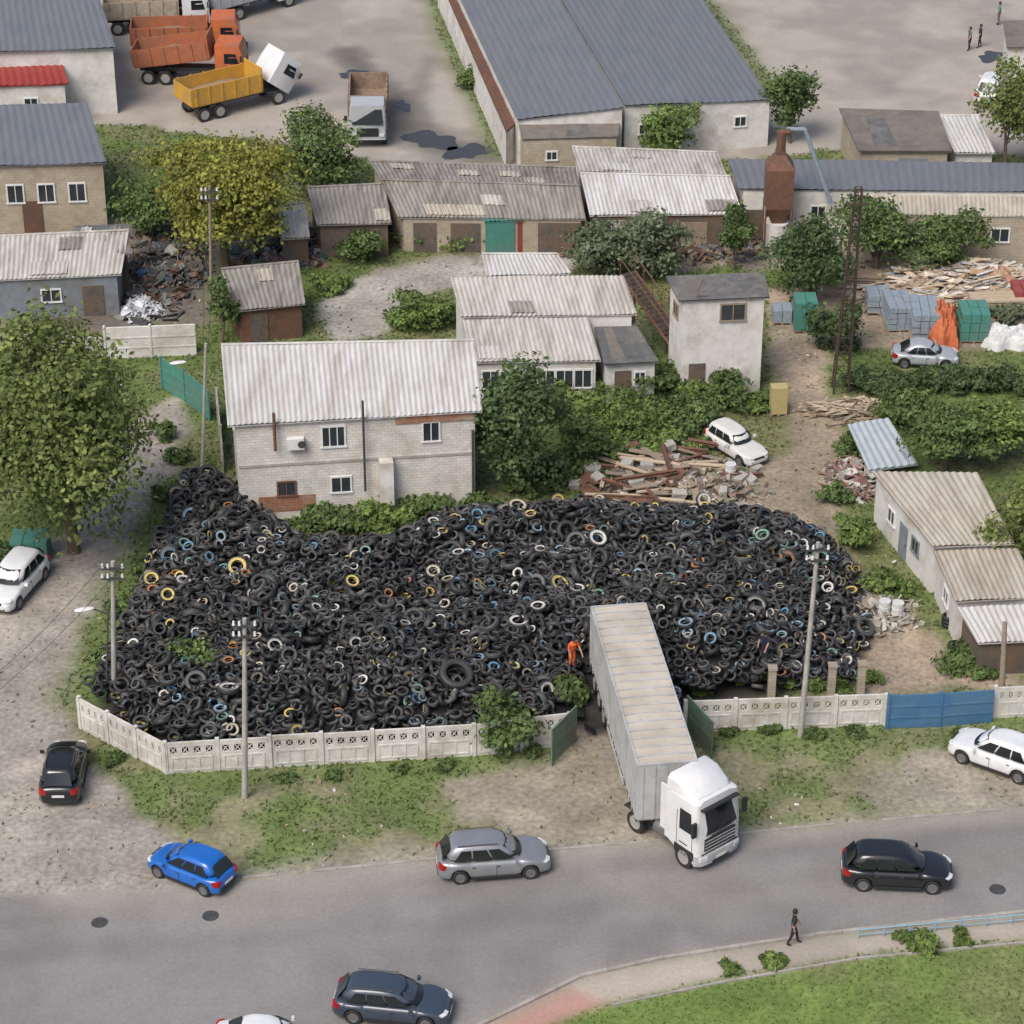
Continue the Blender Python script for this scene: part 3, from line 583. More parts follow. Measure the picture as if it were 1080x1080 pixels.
def leaf_gate(label,a,b):
    a=G(*a);b=G(*b); o=thing('gate_leaf',label,'gate',(a.x,a.y,0),world=True); d=(b-a); dn=d.normalized(); nn=Vector((dn.y,-dn.x,0)); L=d.length
    MB().obox(a+d/2+u*1.0,dn*(L/2-.05),nn*.015,u*.85).build('panel',m_green,o)
    mb=MB()
    for z in(.15,1.0,1.9): mb.obox(a+d/2+u*z,dn*(L/2),nn*.03,u*.04)
    for t_ in(0,1): mb.obox(a+d*t_+u*1.0,dn*.04,nn*.035,u*.95)
    mb.build('frame',m_green,o)
leaf_gate('green metal gate leaf standing open left of the truck',(582,808),(607,783)); leaf_gate('green metal gate leaf standing open right of the truck',(724,772),(750,800))
a=G(905,990);b=G(1120,970); o=thing('railing','low pale blue railing along the pavement at the lower right','railing',(a.x,a.y,0),world=True); mb=MB(); d=b-a
m_pb=mat('pale_blue_paint',(.25,.42,.52))
mb.tube(a+u*.45,b+u*.45,.03,n=5); mb.tube(a+u*.2,b+u*.2,.02,n=5); mb.build('rail',m_pb,o)
for k in range(8): MB().tube(a+d*k/8,a+d*k/8+u*.48,.03,n=5).build('post',m_pb,o)
for i,(x,y) in enumerate([(813,738),(876,735),(907,733)]):
    p=G(x,y); mb=MB(); mb.obox(p+u*.85,(.17,0,0),(0,.17,0),(0,0,.85)); mb.obox(p+u*1.73,(.21,0,0),(0,.21,0),(0,0,.04))
    one('brick_post',mb,m_beige,'pale brick post behind the right fence, '+['leftmost','middle one','rightmost'][i]+' of three','post','brick posts behind the right fence')
# ---------- poles
def pole(label,base,top,h,m=None,r=.14,arms=True,lamp=None,cat='utility pole'):
    a=G(*base); b=G(*top,h); o=thing('utility_pole',label,cat,a,world=True)
    MB().tube(a-u*.2,b,r,r*.65,10).build('shaft',m or m_conc,o,True)
    if arms:
        ca=MB(); d=(b-a).normalized()
        for k in(.3,.8): ca.obox(b-d*k-Vector((0,.13,0)),(.5,0.0,0),(0,.045,0),(0,0,.05))
        c_=ca.build('crossarm',m_steel,o)
        for k in(.3,.8):
            for s in(-.44,.44,-.2): MB().tube(b-d*k+Vector((s,-.13,.05)),b-d*k+Vector((s,-.13,.24)),.07,.045,6).build('insulator',m_white,c_)
    if lamp:
        l=b+Vector(lamp); mb=MB(); mb.tube(b-u*.3,l,.035,n=6); ar=mb.build('lamp_arm',m_steel,o)
        dv=Vector((lamp[0],lamp[1],0)).normalized(); MB().loft([[l+dv*k+Vector((-dv.y,dv.x,0))*math.cos(t_)*w_+u*math.sin(t_)*w_*.5 for t_ in [i*PI/4 for i in range(8)]] for k,w_ in((-.1,.06),(.1,.14),(.5,.17),(.75,.08))]).build('lamp_head',m_white,ar,True)
    return b
t1=pole('grey concrete pole at the left corner of the tyre pile with cross arms',(120,738),(119,592),7.2)
t2=pole('grey concrete pole in front of the white fence left of centre',(258,842),(258,652),8.9)
t3=pole('leaning concrete pole on the verge in front of the right fence',(844,776),(863,572),9.7)
t4=pole('thin pole with a street lamp between the dirt lane and the white house',(213,497),(217,362),7.2,r=.11,arms=False,lamp=(-1.1,-.3,-.9),cat='street lamp')
t5=pole('thin wooden pole rising before the yellowing tree',(223,332),(221,196),8.2,m=m_wood,r=.11)
t6=pole('street lamp at the left corner beside the tyre pile',(112,742),(114,642),4.8,m=m_steel,r=.06,arms=False,lamp=(-.7,-.2,.15),cat='street lamp')
pole('short thick post behind the blue gate',(1056,742),(1060,656),4.0,m=m_wood,r=.16,arms=False,cat='post')
def wire(label,a,b,sag=.5):
    mb=MB(); P=[]
    for k in range(13):
        t_=k/12; P.append(Vector(a)*(1-t_)+Vector(b)*t_-u*sag*4*t_*(1-t_))
    for p,q_ in zip(P[:-1],P[1:]): mb.tube(p,q_,.014,n=4,cap=False)
    one('power_line',mb,m_black,label,'cable','overhead cables between the poles')
L0=G(-60,760,6.0)
for s,nm in((-.44,'left'),(.44,'right')):
    v=Vector((s,-.13,-.1)); wire('thin black cable leaving the corner pole to the left edge, %s one'%nm,t1+v,L0+v); wire('thin black cable between the corner pole and the fence pole, %s one'%nm,t1+v,t2+v); wire('thin black cable between the fence pole and the leaning pole, %s one'%nm,t2+v,t3+v,.8)
    wire('thin black cable from the wooden pole to the lamp pole, %s one'%nm,t5+v*.7,t4+v*.3)
a=G(886,412); H_=13.0; b=G(906,198,H_); o=thing('lattice_mast','tall thin dark steel lattice mast right of the dirt yard','mast',a,world=True)
legs=[]
for sx in(-1,1):
    for sy in(-1,1):
        p0=a+Vector((sx*.42,sy*.42,0)); p1=b+Vector((sx*.16,sy*.16,0)); legs.append((p0,p1)); MB().tube(p0,p1,.05,n=5).build('leg',m_mast,o)
mb=MB(); lo=[0,1,3,2]; n_=14
for k in range(n_):
    for i in range(4):
        A_,B_=legs[lo[i]],legs[lo[(i+1)%4]]; t0=k/n_; t1_=(k+1)/n_
        mb.tube(A_[0].lerp(A_[1],t0),B_[0].lerp(B_[1],t1_),.022,n=4); mb.tube(A_[0].lerp(A_[1],t1_),B_[0].lerp(B_[1],t1_),.022,n=4)
mb.build('bracing',m_mast,o); MB().box(b.x-.6,b.x+.6,b.y-.05,b.y+.05,b.z-1.0,b.z-.9).build('crossarm',m_mast,o)
a=G(818,262); o=thing('silo','rusty brown cyclone silo on a white drum before the long workshop','silo',a,0)
MB().tube((0,0,0),(0,0,1.8),.75,.75,14).build('drum',m_wwall,o,True)
MB().loft([[(x*w,y*w,z) for x,y in((-1,-1),(1,-1),(1,1),(-1,1))] for z,w in((1.8,.35),(2.9,.8),(5.4,.83),(6.2,.3),(6.4,.3))]).build('hopper',m_rust,o)
MB().tube((.0,0,6.3),(.0,0,7.6),.28).tube((-.1,0,7.5),(.5,0,7.6),.2).build('stack',m_rust,o)
MB().tube((.3,.1,7.7),(1.4,.3,7.6),.14).tube((1.4,.3,7.6),(3.2,.2,2.9),.14).build('duct',m_bgrey,o,True)
for sx in(-1,1):
    for sy in(-1,1): MB().tube((sx*.78,sy*.78,0),(sx*.78,sy*.78,3.),.06,n=5).build('leg',m_rust,o)
# ---------- vehicles
WH={}
def wheel_at(parent,x,y,r,w):
    s=1 if y>0 else -1
    o=bpy.data.objects.new('wheel',WH[(r,w)][0]); C.objects.link(o); o.parent=parent; o.location=(x,y,r); o.rotation_euler=(0,0,0 if s>0 else PI)
    q_=bpy.data.objects.new('rim',WH[(r,w)][1]); C.objects.link(q_); q_.parent=o
    return o
def mkwheel(r,w,rimm,sp=7):
    pr=[(r*.62,.42),(r*.8,.5),(r*.95,.47),(r,.34),(r,-.34),(r*.95,-.5),(r*.6,-.5)]; n=20
    mb=MB(); mb.loft([[Vector((math.cos(2*PI*i/n)*rr,yy*w,math.sin(2*PI*i/n)*rr)) for i in range(n)] for rr,yy in pr]); me=mb.mesh('tyre',m_black,True,Vector())
    mb=MB(); mb.loft([[Vector((math.cos(2*PI*i/16)*rr,yy*w,math.sin(2*PI*i/16)*rr)) for i in range(16)] for rr,yy in((r*.64,.44),(r*.6,.47),(r*.56,.42),(r*.2,.3))])
    for k in range(sp):
        a=2*PI*k/sp; d=Vector((math.cos(a),0,math.sin(a))); mb.obox(d*r*.34+Vector((0,w*.40,0)),d*r*.24,(0,w*.05,0),Vector((-d.z,0,d.x))*r*.06)
    mb.tube((0,w*.3,0),(0,w*.46,0),r*.15,n=10); rm=mb.mesh('rim',rimm,False,Vector()); WH[(r,w)]=(me,rm)
mkwheel(.33,.22,m_rim); mkwheel(.30,.20,m_rim); mkwheel(.5,.30,m_rimw,8)
def lerp(a,b,t): return a+(b-a)*t
def interp(x,pts):
    for (x0,y0),(x1,y1) in zip(pts[:-1],pts[1:]):
        if x<=x1: return lerp(y0,y1,(x-x0)/(x1-x0) if x1>x0 else 0)
    return pts[-1][1]
KIND={'suv':(.02,.12,.585,.775,.615),'hatch':(.02,.13,.58,.81,.60),'wagon':(.02,.12,.59,.78,.62),'sedan':(.09,.27,.58,.77,.63),'old':(.02,.07,.58,.70,.62)}
def car(label,px,py,hd,L,W,H,kind,pm,cat='car',rails=False,wr=.33,group=None,plate=True):
    o=thing('car',label,cat,G(px,py),R(hd),group)
    kr,kc,kb,ka,zbf=KIND[kind]; belt=H*zbf; hw=W/2; w0=wr+.045
    xf=L*.5-L*.19; xr=-L*.5+L*.19
    bt=lambda x: belt*(1.0-.055*(x+L/2)/L)
    top=[(-L/2,belt*.70),(-L/2+.04,belt*.92),(-L/2+.16,bt(-L/2)),(L*(ka-.5),bt(L*(ka-.5))),(L/2-.55,belt*.885),(L/2-.25,belt*.82),(L/2-.08,belt*.70),(L/2,belt*.52)]
    wid=[(-L/2,.74),(-L/2+.08,.86),(-L/2+.35,.97),(-L/2+.8,1),(L/2-.9,1),(L/2-.4,.94),(L/2-.12,.82),(L/2,.66)]
    xs=sorted(set([round(-L/2+L*i/24,2) for i in range(25)]+[round(xx+w0*math.cos(a),2) for xx in(xf,xr) for a in [PI*k/8 for k in range(9)]]+[round(-L/2+.04,2),round(L/2-.04,2),round(L/2-.12,2)]))
    rings=[]
    for x in xs:
        zb=.22
        for xx in(xf,xr):
            dd_=abs(x-xx)
            if dd_<w0: zb=max(zb,wr+math.sqrt(max(0,w0*w0-dd_*dd_)))
        if x<-L/2+.03 or x>L/2-.03: zb=max(zb,.36)
        elif x<-L/2+.1 or x>L/2-.1: zb=max(zb,.27)
        zt=interp(x,top); zb=min(zb,zt-.14); w=hw*interp(x,wid); h=zt-zb
        fl=.018 if min(abs(x-xf),abs(x-xr))<w0+.12 else 0
        half=[(w*.86,zb),(w*.985+fl,zb+h*.05),(w+fl,zb+h*.42),(w*.985,zb+h*.72),(w*.93,zb+h*.93),(w*.78,zt),(w*.4,zt+.03)]
        rings.append([Vector((x,y,z)) for y,z in half]+[Vector((x,-y,z)) for y,z in reversed(half)])
    MB().loft(rings).build('body',pm,o,True,sub=1)
    x0=L*(kr-.5)+.08; x1=L*(kc-.5)+.06; x2=L*(kb-.5); x3=L*(ka-.5)
    wb=hw*.91; wt=hw*.70; zb=belt-.05; zt=H
    def ring(z,t,ins,dr=0):
        xa=lerp(x0,x1,t)+ins*1.2; xb=lerp(x3,x2,t)-ins*1.6; w=lerp(wb,wt,t)-ins*.75; c_=.16; L_=xb-xa
        f=[(xa+c_*.6,-w,z),(xa+L_*.35,-w*1.01,z+dr),(xa+L_*.7,-w,z+dr),(xb-c_*1.9,-w*.95,z),(xb-.03,-w*.62,z-dr),(xb,0,z-dr)]
        r_=[(xb-.03,w*.62,z-dr),(xb-c_*1.9,w*.95,z),(xa+L_*.7,w,z+dr),(xa+L_*.35,w*1.01,z+dr),(xa+c_*.6,w,z),(xa+.02,w*.6,z-dr*.5),(xa,0,z-dr*.5),(xa+.02,-w*.6,z-dr*.5)]
        return [Vector(p) for p in f+r_]
    MB().loft([ring(zb,0,0),ring(lerp(zb,zt,.5),.47,-.015),ring(zt-.10,.90,-.01,.01),ring(zt-.03,.98,.07,.02),ring(zt+.01,1,.22,.02)]).build('cabin',pm,o,True,sub=1)
    def P3(side,xt,t):
        xa=lerp(x0,x1,t)+.02; xb=lerp(x3,x2,t)-.02; w=lerp(wb,wt,t)+.028; return Vector((lerp(xa,xb,xt),side*w*(1-.03*max(0,xt-.6)),lerp(zb,zt-.06,t)))
    for s in(-1,1):
        for (a0,a1,b0,b1) in((.11,.345,.17,.35),(.37,.61,.37,.63),(.635,.90,.655,.86)):
            mb=MB(); mb.add([P3(s,a0,.20),P3(s,a1,.20),P3(s,(a1+b1)/2,.54)+Vector((0,s*.006,0)),P3(s,b1,.86),P3(s,b0,.86),P3(s,(a0+b0)/2,.54)+Vector((0,s*.006,0))],[(0,1,2,5),(5,2,3,4)]); mb.build('side_window',m_glass,o)
        MB().loft([[Vector((x3-.42+a_,s*(hw+.03+b_),belt+.04+c_)) for a_,c_ in((-.06,-.06),(.07,-.05),(.04,.06),(-.06,.07))] for b_ in(0,.17)]).build('mirror',pm,o,True)
        MB().loft([[Vector((L/2-.17+a_+e_,s*hw*y_,belt*.735+c_)) for a_,c_ in((.10,-.06),(.12,.0),(-.02,.075),(-.06,0))] for y_,e_ in((.46,.02),(.70,-.015),(.86,-.14))]).build('headlight',m_lamp,o)
        MB().loft([[Vector((-L/2+.05+a_+e_,s*hw*y_,belt*.83+c_)) for a_,c_ in((-.05,-.12),(-.03,.10),(.1,.10),(.1,-.1))] for y_,e_ in((.58,0),(.80,.03),(.93,.16))]).build('tail_light',m_tail,o)
        MB().obox((lerp(xr,xf,.5),s*(hw-.01),.27),(abs(xf-xr)/2-w0-.04,0,0),(0,.025,0),(0,0,.05)).build('sill',m_black,o)
        if rails: MB().tube((x1+.2,s*wt*.9,zt+.03),(x2-.25,s*wt*.9,zt+.03),.022,n=6).build('roof_rail',m_steel,o)
        for hx in(.03,-.19): MB().obox((L*hx,s*(hw+.003),belt*.80),(.07,0,0),(0,.012,0),(0,0,.015)).build('door_handle',m_steel,o)
        MB().obox((L*.01,s*(hw+.0),belt*.55),(.008,0,0),(0,.006,0),(0,0,belt*.27)).build('door_gap',m_black,o)
    for (xa,xb,nm) in((x3,x2,'windshield'),(x0,x1,'rear_window')):
        f=xa==x3; dn=.015 if f else -.035; vs=[]
        for t_ in(.16,.5,.90):
            for s in(-1,-.5,0,.5,1): vs.append(Vector((lerp(xa,xb,t_)+dn-(.16 if f else .05)*abs(s)**2.2,s*lerp(wb,wt,t_)*(.82 if f else .78),lerp(zb,zt-.06,t_)+.012)))
        MB().add(vs,[(j*5+i,j*5+i+1,j*5+i+6,j*5+i+5) for j in range(2) for i in range(4)]).build(nm,m_glass,o,True)
    MB().obox((L/2-.045,0,belt*.62),(.03,0,0),(0,hw*.40,0),(0,0,.06)).build('grille',m_black,o)
    MB().obox((L/2-.06,0,.38),(.05,0,0),(0,hw*.58,0),(0,0,.06)).build('front_bumper',m_black,o)
    MB().obox((-L/2+.04,0,.42),(.05,0,0),(0,hw*.66,0),(0,0,.08)).build('rear_bumper',m_black,o)
    if plate:
        MB().obox((-L/2-.012,0,belt*.66),(.008,0,0),(0,.26,0),(0,0,.055)).build('number_plate',m_white,o); MB().obox((L/2+.0,0,.42),(.008,0,0),(0,.26,0),(0,0,.055)).build('number_plate',m_white,o)
    for x in(xf,xr):
        for s in(-1,1):
            if wr==.33: wheel_at(o,x,s*(hw-.10),.33,.22)
            else: wheel_at(o,x,s*(hw-.09),.30,.20)
    return o
car('silver grey crossover driving on the road left of the truck cab',520,916,7,4.65,1.86,1.66,'suv',paint('silver',(.33,.335,.35),.3,.5),rails=True)
car('black crossover driving on the road at the right',945,928,-4,4.5,1.82,1.64,'suv',paint('black',(.014,.015,.018),.2))
car('bright blue small hatchback at the mouth of the dirt lane',203,925,149,3.75,1.65,1.48,'hatch',paint('blue',(.012,.12,.46),.25),wr=.30)
car('black compact off roader parked in the dirt lane left of the white fence',69,824,91,4.1,1.78,1.68,'suv',paint('black',(.014,.015,.018)),rails=True)
car('white crossover parked under the large tree at the left edge',17,624,-107,4.5,1.85,1.65,'suv',paint('white',(.68,.69,.70)))
car('white crossover parked at the right edge on the verge',1052,806,146,4.3,1.8,1.62,'suv',paint('white',(.68,.69,.70)))
car('dark blue grey estate cut by the bottom edge',415,1068,-8,4.5,1.8,1.5,'wagon',paint('navy_grey',(.04,.055,.08)),rails=True)
car('white car mostly below the bottom edge left of the dark estate',285,1112,-6,4.3,1.75,1.47,'sedan',paint('white',(.68,.69,.70)))
car('wrecked old white estate car beside the scrap heap',776,478,-55,3.9,1.62,1.42,'old',paint('chalky_white',(.60,.59,.56),.6),wr=.30,plate=False)
car('pale silver saloon parked behind the dark hedge',975,383,-6,3.7,1.65,1.38,'sedan',paint('pale_silver',(.42,.45,.47),.35,.2),wr=.30)
car('white van like car at the upper right beside the green tree',1046,104,70,4.5,1.9,1.9,'wagon',paint('white',(.68,.69,.70)),cat='van')
def tipper(label,px,py,hd,cabm,bedm,load,grp='tipper lorries in the upper left yard',ctilt=0,btilt=0):
    o=thing('tipper_truck',label,'lorry',G(px,py),R(hd),grp)
    pv_=Matrix.Translation((3.7,0,.9)); TC=pv_@Matrix.Rotation(R(ctilt),4,'Y')@pv_.inverted()
    pb_=Matrix.Translation((-3.6,0,1.2)); TB=pb_@Matrix.Rotation(R(-btilt),4,'Y')@pb_.inverted()
    MB().box(-3.5,3.4,-.45,.45,.75,1.05).build('chassis',m_steel,o)
    if ctilt: MB().box(2.2,3.5,-.4,.4,1.06,1.7).build('engine',m_black,o)
    w=1.22
    MB(TC).loft([[Vector((x-(k if z>2.5 else 0),y*w*q_,z)) for y,z in((-1,.65),(-1,2.15),(-.9,2.95),(.9,2.95),(1,2.15),(1,.65))] for x,q_,k in((1.95,1,0),(2.6,1,0),(3.8,.99,.2),(3.9,.93,.27))]).build('cab',cabm,o,True)
    MB(TC).add([(3.95,-1.0,1.75),(3.95,1.0,1.75),(3.70,.95,2.7),(3.70,-.95,2.7)],[(0,1,2,3)]).build('windshield',m_glass,o)
    for s in(-1,1):
        MB(TC).add([(2.6,s*1.235,1.7),(3.6,s*1.228,1.7),(3.4,s*1.2,2.4),(2.6,s*1.215,2.4)],[(0,1,2,3)]).build('side_window',m_glass,o)
        MB(TC).obox((3.93,s*.92,1.0),(.04,0,0),(0,.15,0),(0,0,.1)).build('headlight',m_lamp,o)
        MB(TC).obox((3.8,s*1.42,2.1),(.05,0,0),(0,.1,0),(0,0,.22)).build('mirror',m_black,o)
    MB(TC).obox((3.92,0,1.2),(.03,0,0),(0,.7,0),(0,0,.28)).build('grille',m_black,o)
    mb=MB(TB)
    mb.box(-3.7,1.7,-1.25,1.25,1.2,1.3); mb.box(-3.7,1.7,-1.27,-1.2,1.3,2.5); mb.box(-3.7,1.7,1.2,1.27,1.3,2.5); mb.box(1.63,1.72,-1.19,1.19,1.3,2.9)
    for k in range(6):
        for s in(-1,1): x=-3.4+k*.98; mb.box(x-.05,x+.05,min(s*1.28,s*1.34),max(s*1.28,s*1.34),1.25,2.55)
    mb.build('tipper_body',bedm,o); MB(TB).box(-3.78,-3.71,-1.25,1.25,1.3,2.45).build('tailgate',bedm,o)
    if load:
        n=8; vs=[];fs=[]
        for i in range(n+1):
            for j in range(5): vs.append((-3.65+5.2*i/n,-1.15+.575*j,1.6+.5*math.sin(PI*i/n)*math.sin(PI*j/4)+random.uniform(-.08,.08)))
        for i in range(n):
            for j in range(4): k=i*5+j; fs.append((k,k+5,k+6,k+1))
        MB(TB).add(vs,fs).build('load',load,o,True)
    for x in(2.9,-1.6,-2.8):
        for s in(-1,1): wheel_at(o,x,s*1.08,.5,.30)
wp=paint('lorry_white',(.68,.68,.68),.4)
tipper('grey cabbed tipper lorry with an empty rusty bed, standing alone on the yard',389,134,-88,paint('lorry_grey',(.42,.43,.44),.4),mat('dusty_brown_steel',(.30,.22,.165),(.2,.14,.10),scale=4,stain=(.15,.09,.06)),None,None)
m_grimy=mat('grimy_cream_bed',(.44,.38,.30),(.30,.25,.19),scale=3,stain=(.22,.16,.11))
tipper('white tipper lorry with a cream bed at the top left, leftmost of the row',165,30,8,wp,m_grimy,m_sand)
tipper('white tipper lorry at the top left, middle one of the row',206,14,16,wp,m_grimy,m_sand)
tipper('white tipper lorry at the top left, right one of the row',262,12,40,wp,paint('lorry_grey',(.42,.43,.44),.4),m_sand)
tipper('orange tipper lorry nearest the white ones',196,58,4,m_orange,mat('dirty_orange_bed',(.42,.13,.05),(.26,.10,.06),scale=3,stain=(.2,.11,.07)),m_sand)
tipper('orange tipper lorry in the middle of the orange row',202,84,-4,m_orange,MATS['dirty_orange_bed'],m_sand,btilt=8)
tipper('yellow tipper lorry with a white cab tilted forward beside the yellowing tree',246,114,34,wp,m_yellow,m_sand,ctilt=38)
# ---------- semi truck
fr=G(704,805,4.0); re_=G(652,638,4.0); dv=(fr-re_); Ltr=dv.length; th=math.atan2(dv.y,dv.x); kp=fr-dv.normalized()*1.2; kp.z=0
tk=thing('articulated_truck','white cabbed articulated truck with a long grey box trailer backed through the gate','truck',kp,th)
x0=1.2-Ltr; x1=1.2; w=1.25
mb=MB(); mb.box(x0,x1,-w,-w+.05,1.25,3.95); mb.box(x0,x1,w-.05,w,1.25,3.95); mb.box(x1-.05,x1-.002,-w+.051,w-.051,1.25,3.95); mb.box(x0+.01,x1-.06,-w+.06,w-.06,1.15,1.25)
nn_=30
for k in range(nn_+1):
    x=x0+.1+(Ltr-.2)*k/nn_
    for s in(-1,1): mb.box(x-.02,x+.02,min(s*(w+.002),s*(w+.03)),max(s*(w+.002),s*(w+.03)),1.3,3.9)
for k in range(5): y=-1+.5*k; mb.box(x1+.001,x1+.03,y-.03,y+.03,1.3,3.9)
mb.build('trailer_box',m_trside,tk)
for s in(-1,1):
    mb=MB()
    for k in range(18): x=x0+.3+(Ltr-.6)*k/17; mb.box(x-.02,x+.02,min(s*(w+.002),s*(w+.04)),max(s*(w+.002),s*(w+.04)),1.08,1.295)
    MB().box(x0,x1,min(s*(w-.06),s*(w+.012)),max(s*(w-.06),s*(w+.012)),1.14,1.245).build('side_rail',m_steel,tk); mb.build('curtain_straps',m_trroof,tk)
mb=MB(); nu=int(Ltr/.3); vs=[];fs=[]
for i in range(nu+1):
    x=x0+Ltr*i/nu
    for y in(-w+.06,-.4,.4,w-.06): vs.append(Vector((x,y,3.965+.012*(i%2)+(.03 if abs(y)<1 else 0)+random.uniform(-.012,.012))))
for i in range(nu):
    for j in range(3): k=i*4+j; fs.append((k,k+4,k+5,k+1))
mb.add(vs,fs); rf=mb.build('trailer_roof',m_trroof,tk)
mb=MB()
for k in range(1,20): x=x0+Ltr*k/20; mb.box(x-.035,x+.035,-w+.07,w-.07,3.99,4.045)
mb.build('roof_ribs',m_trside,rf)
mb=MB(); mb.box(x0,x1,-w-.02,-w+.06,3.955,4.03); mb.box(x0,x1,w-.06,w+.02,3.955,4.03); mb.box(x1-.08,x1+.02,-w+.061,w-.061,3.955,4.035); mb.box(x0-.02,x0+.08,-w+.061,w-.061,3.955,4.035); mb.build('roof_rail',m_trside,tk)
for s in(-1,1): MB().box(x0-.06,x0-.005,min(s*.02,s*1.22),max(s*.02,s*1.22),1.25,3.9).build('rear_door',m_trside,tk)
MB().box(x0+.2,x1-.2,-.55,-.4,.85,1.14).box(x0+.2,x1-.2,.4,.55,.85,1.14).build('trailer_chassis',m_steel,tk)
for s in(-1,1):
    MB().box(-6.6,-2.4,min(s*1.15,s*1.2),max(s*1.15,s*1.2),.5,.62).box(-6.6,-2.4,min(s*1.15,s*1.2),max(s*1.15,s*1.2),.85,.97).build('side_guard',m_trside,tk)
    MB().box(-1.75,-1.6,s*.8-.08,s*.8+.08,.1,1.14).build('landing_leg',m_steel,tk)
    for x in(-7.6,-8.9,-10.2): wheel_at(tk,x,s*1.06,.5,.30)
    MB().box(-10.9,-6.9,min(s*.92,s*1.22),max(s*.92,s*1.22),1.05,1.09).build('mudguard',m_black,tk)
MB().box(-5.4,-4.2,-.9,-.3,.45,.85).build('pallet_box',m_steel,tk)
rel=R(-50)-th; TM=Matrix.Rotation(rel,4,'Z')
MB(TM).box(-1.2,2.2,-.45,.45,.75,1.0).box(-.9,.4,-.5,.5,1.0,1.14).build('tractor_chassis',m_steel,tk)
def cabring(x,tilt,wd,zb):
    return [Vector((x-tilt*k,y*wd,z)) for y,z,k in((-1,zb,0),(-1.01,1.9,0),(-.99,3.0,.45),(-.95,3.3,.62),(-.7,3.38,.8),(.7,3.38,.8),(.95,3.3,.62),(.99,3.0,.45),(1.01,1.9,0),(1,zb,0))]
MB(TM).loft([cabring(1.55,0,1.2,.95),cabring(1.75,0,1.23,.95),cabring(3.0,.0,1.23,.5),cabring(3.28,.12,1.225,.45),cabring(3.46,.22,1.17,.45),cabring(3.56,.31,1.04,.5)]).build('cab',wp,tk,True)
MB(TM).loft([[Vector((x,y*wd,z)) for y,z in((-1,zl),(-.96,zh-.15),(-.8,zh),(.8,zh),(.96,zh-.15),(1,zl))] for x,wd,zl,zh in((1.55,1.16,3.2,3.98),(2.2,1.15,3.2,3.95),(2.85,1.1,3.25,3.65),(3.1,1.0,3.28,3.42))]).build('roof_spoiler',wp,tk,True)
mb=MB(TM); vs=[]
for z,xx in((1.82,3.60),(2.95,3.47)):
    for y,c_ in((-1.1,.13),(-.6,.01),(0,0),(.6,.01),(1.1,.13)): vs.append((xx-c_,y,z))
mb.add(vs,[(i,i+1,i+6,i+5) for i in range(4)]); mb.build('windshield',m_glass,tk,True)
MB(TM).obox((3.44,0,3.1),(.16,0,.03),(0,1.0,0),(-.02,0,.035)).build('sun_visor',m_black,tk)
for s in(-.45,.35): MB(TM).obox((3.615,s,1.9),(.012,0,0),(0,.38,.05),(0,-.002,.014)).build('wiper',m_black,tk)
MB(TM).obox((3.56,0,1.36),(.03,0,0),(0,.86,0),(0,0,.30)).build('grille',m_black,tk)
for k in range(3): MB(TM).obox((3.595,0,1.2+k*.16),(.01,0,0),(0,.84,0),(0,0,.02)).build('grille_bar',m_trside,tk)
MB(TM).obox((3.60,0,1.72),(.012,0,0),(0,.5,0),(0,0,.03)).build('badge_strip',m_steel,tk)
MB(TM).loft([[Vector((x,y,z)) for x,z in((3.3,.36),(xx,.38),(xx+.03,.6),(xx,.86),(3.3,.86))] for y,xx in((-1.22,3.42),(-1.0,3.60),(-.5,3.66),(.5,3.66),(1.0,3.60),(1.22,3.42))]).build('front_bumper',m_trside,tk,True)
MB(TM).obox((3.70,0,.60),(.008,0,0),(0,.26,0),(0,0,.06)).build('number_plate',m_white,tk)
MB(TM).obox((3.675,0,.46),(.01,0,0),(0,.48,0),(0,0,.05)).build('bumper_intake',m_black,tk)
MB(TM).obox((3.56,0,.93),(.02,0,0),(0,1.0,0),(0,0,.03)).build('bumper_gap',m_black,tk)
for s in(-1,1):
    MB(TM).add([(2.45,s*1.25,1.85),(3.2,s*1.245,1.85),(3.1,s*1.232,2.85),(2.45,s*1.235,2.85)],[(0,1,2,3)]).build('side_window',m_glass,tk)
    MB(TM).obox((3.60,s*.93,.72),(.05,-s*.012,0),(s*-.04,.17,0),(0,0,.10)).build('headlight',m_lamp,tk)
    MB(TM).obox((3.62,s*.62,.47),(.03,0,0),(0,.09,0),(0,0,.05)).build('fog_light',m_lamp,tk)
    MB(TM).obox((3.5,s*1.42,2.35),(.06,0,0),(0,.11,0),(0,0,.34)).build('mirror',m_black,tk)
    MB(TM).obox((1.5,s*1.12,2.3),(.28,0,0),(0,.04,0),(0,0,1.1)).build('side_deflector',wp,tk)
    MB(TM).obox((2.7,s*1.245,1.2),(.25,0,0),(0,.01,0),(0,0,.02)).build('door_handle',m_black,tk)
    MB(TM).obox((3.22,s*1.246,1.3),(.008,0,0),(0,.006,0),(0,0,.6)).build('door_gap',m_black,tk)
    MB(TM).obox((2.30,s*1.246,1.75),(.008,0,0),(0,.006,0),(0,0,.95)).build('door_gap',m_black,tk)
    MB(TM).obox((2.75,s*1.245,.80),(.56,0,0),(0,.012,0),(0,0,.20)).build('wheel_arch',m_black,tk)
    MB(TM).tube((.7,s*.75,.8),(1.5,s*.75,.8),.32,n=12).build('fuel_tank',m_rim,tk,True)
    for x in(2.75,-.3):
        q_=wheel_at(tk,0,s*1.02,.5,.30); q_.location=TM@Vector((x,s*1.125 if x>1 else s*1.03,.5)); q_.rotation_euler=(0,0,rel+(0 if s>0 else PI))
    MB(TM).box(-.95,.35,min(s*.85,s*1.2),max(s*.85,s*1.2),1.05,1.09).build('mudguard',m_black,tk)
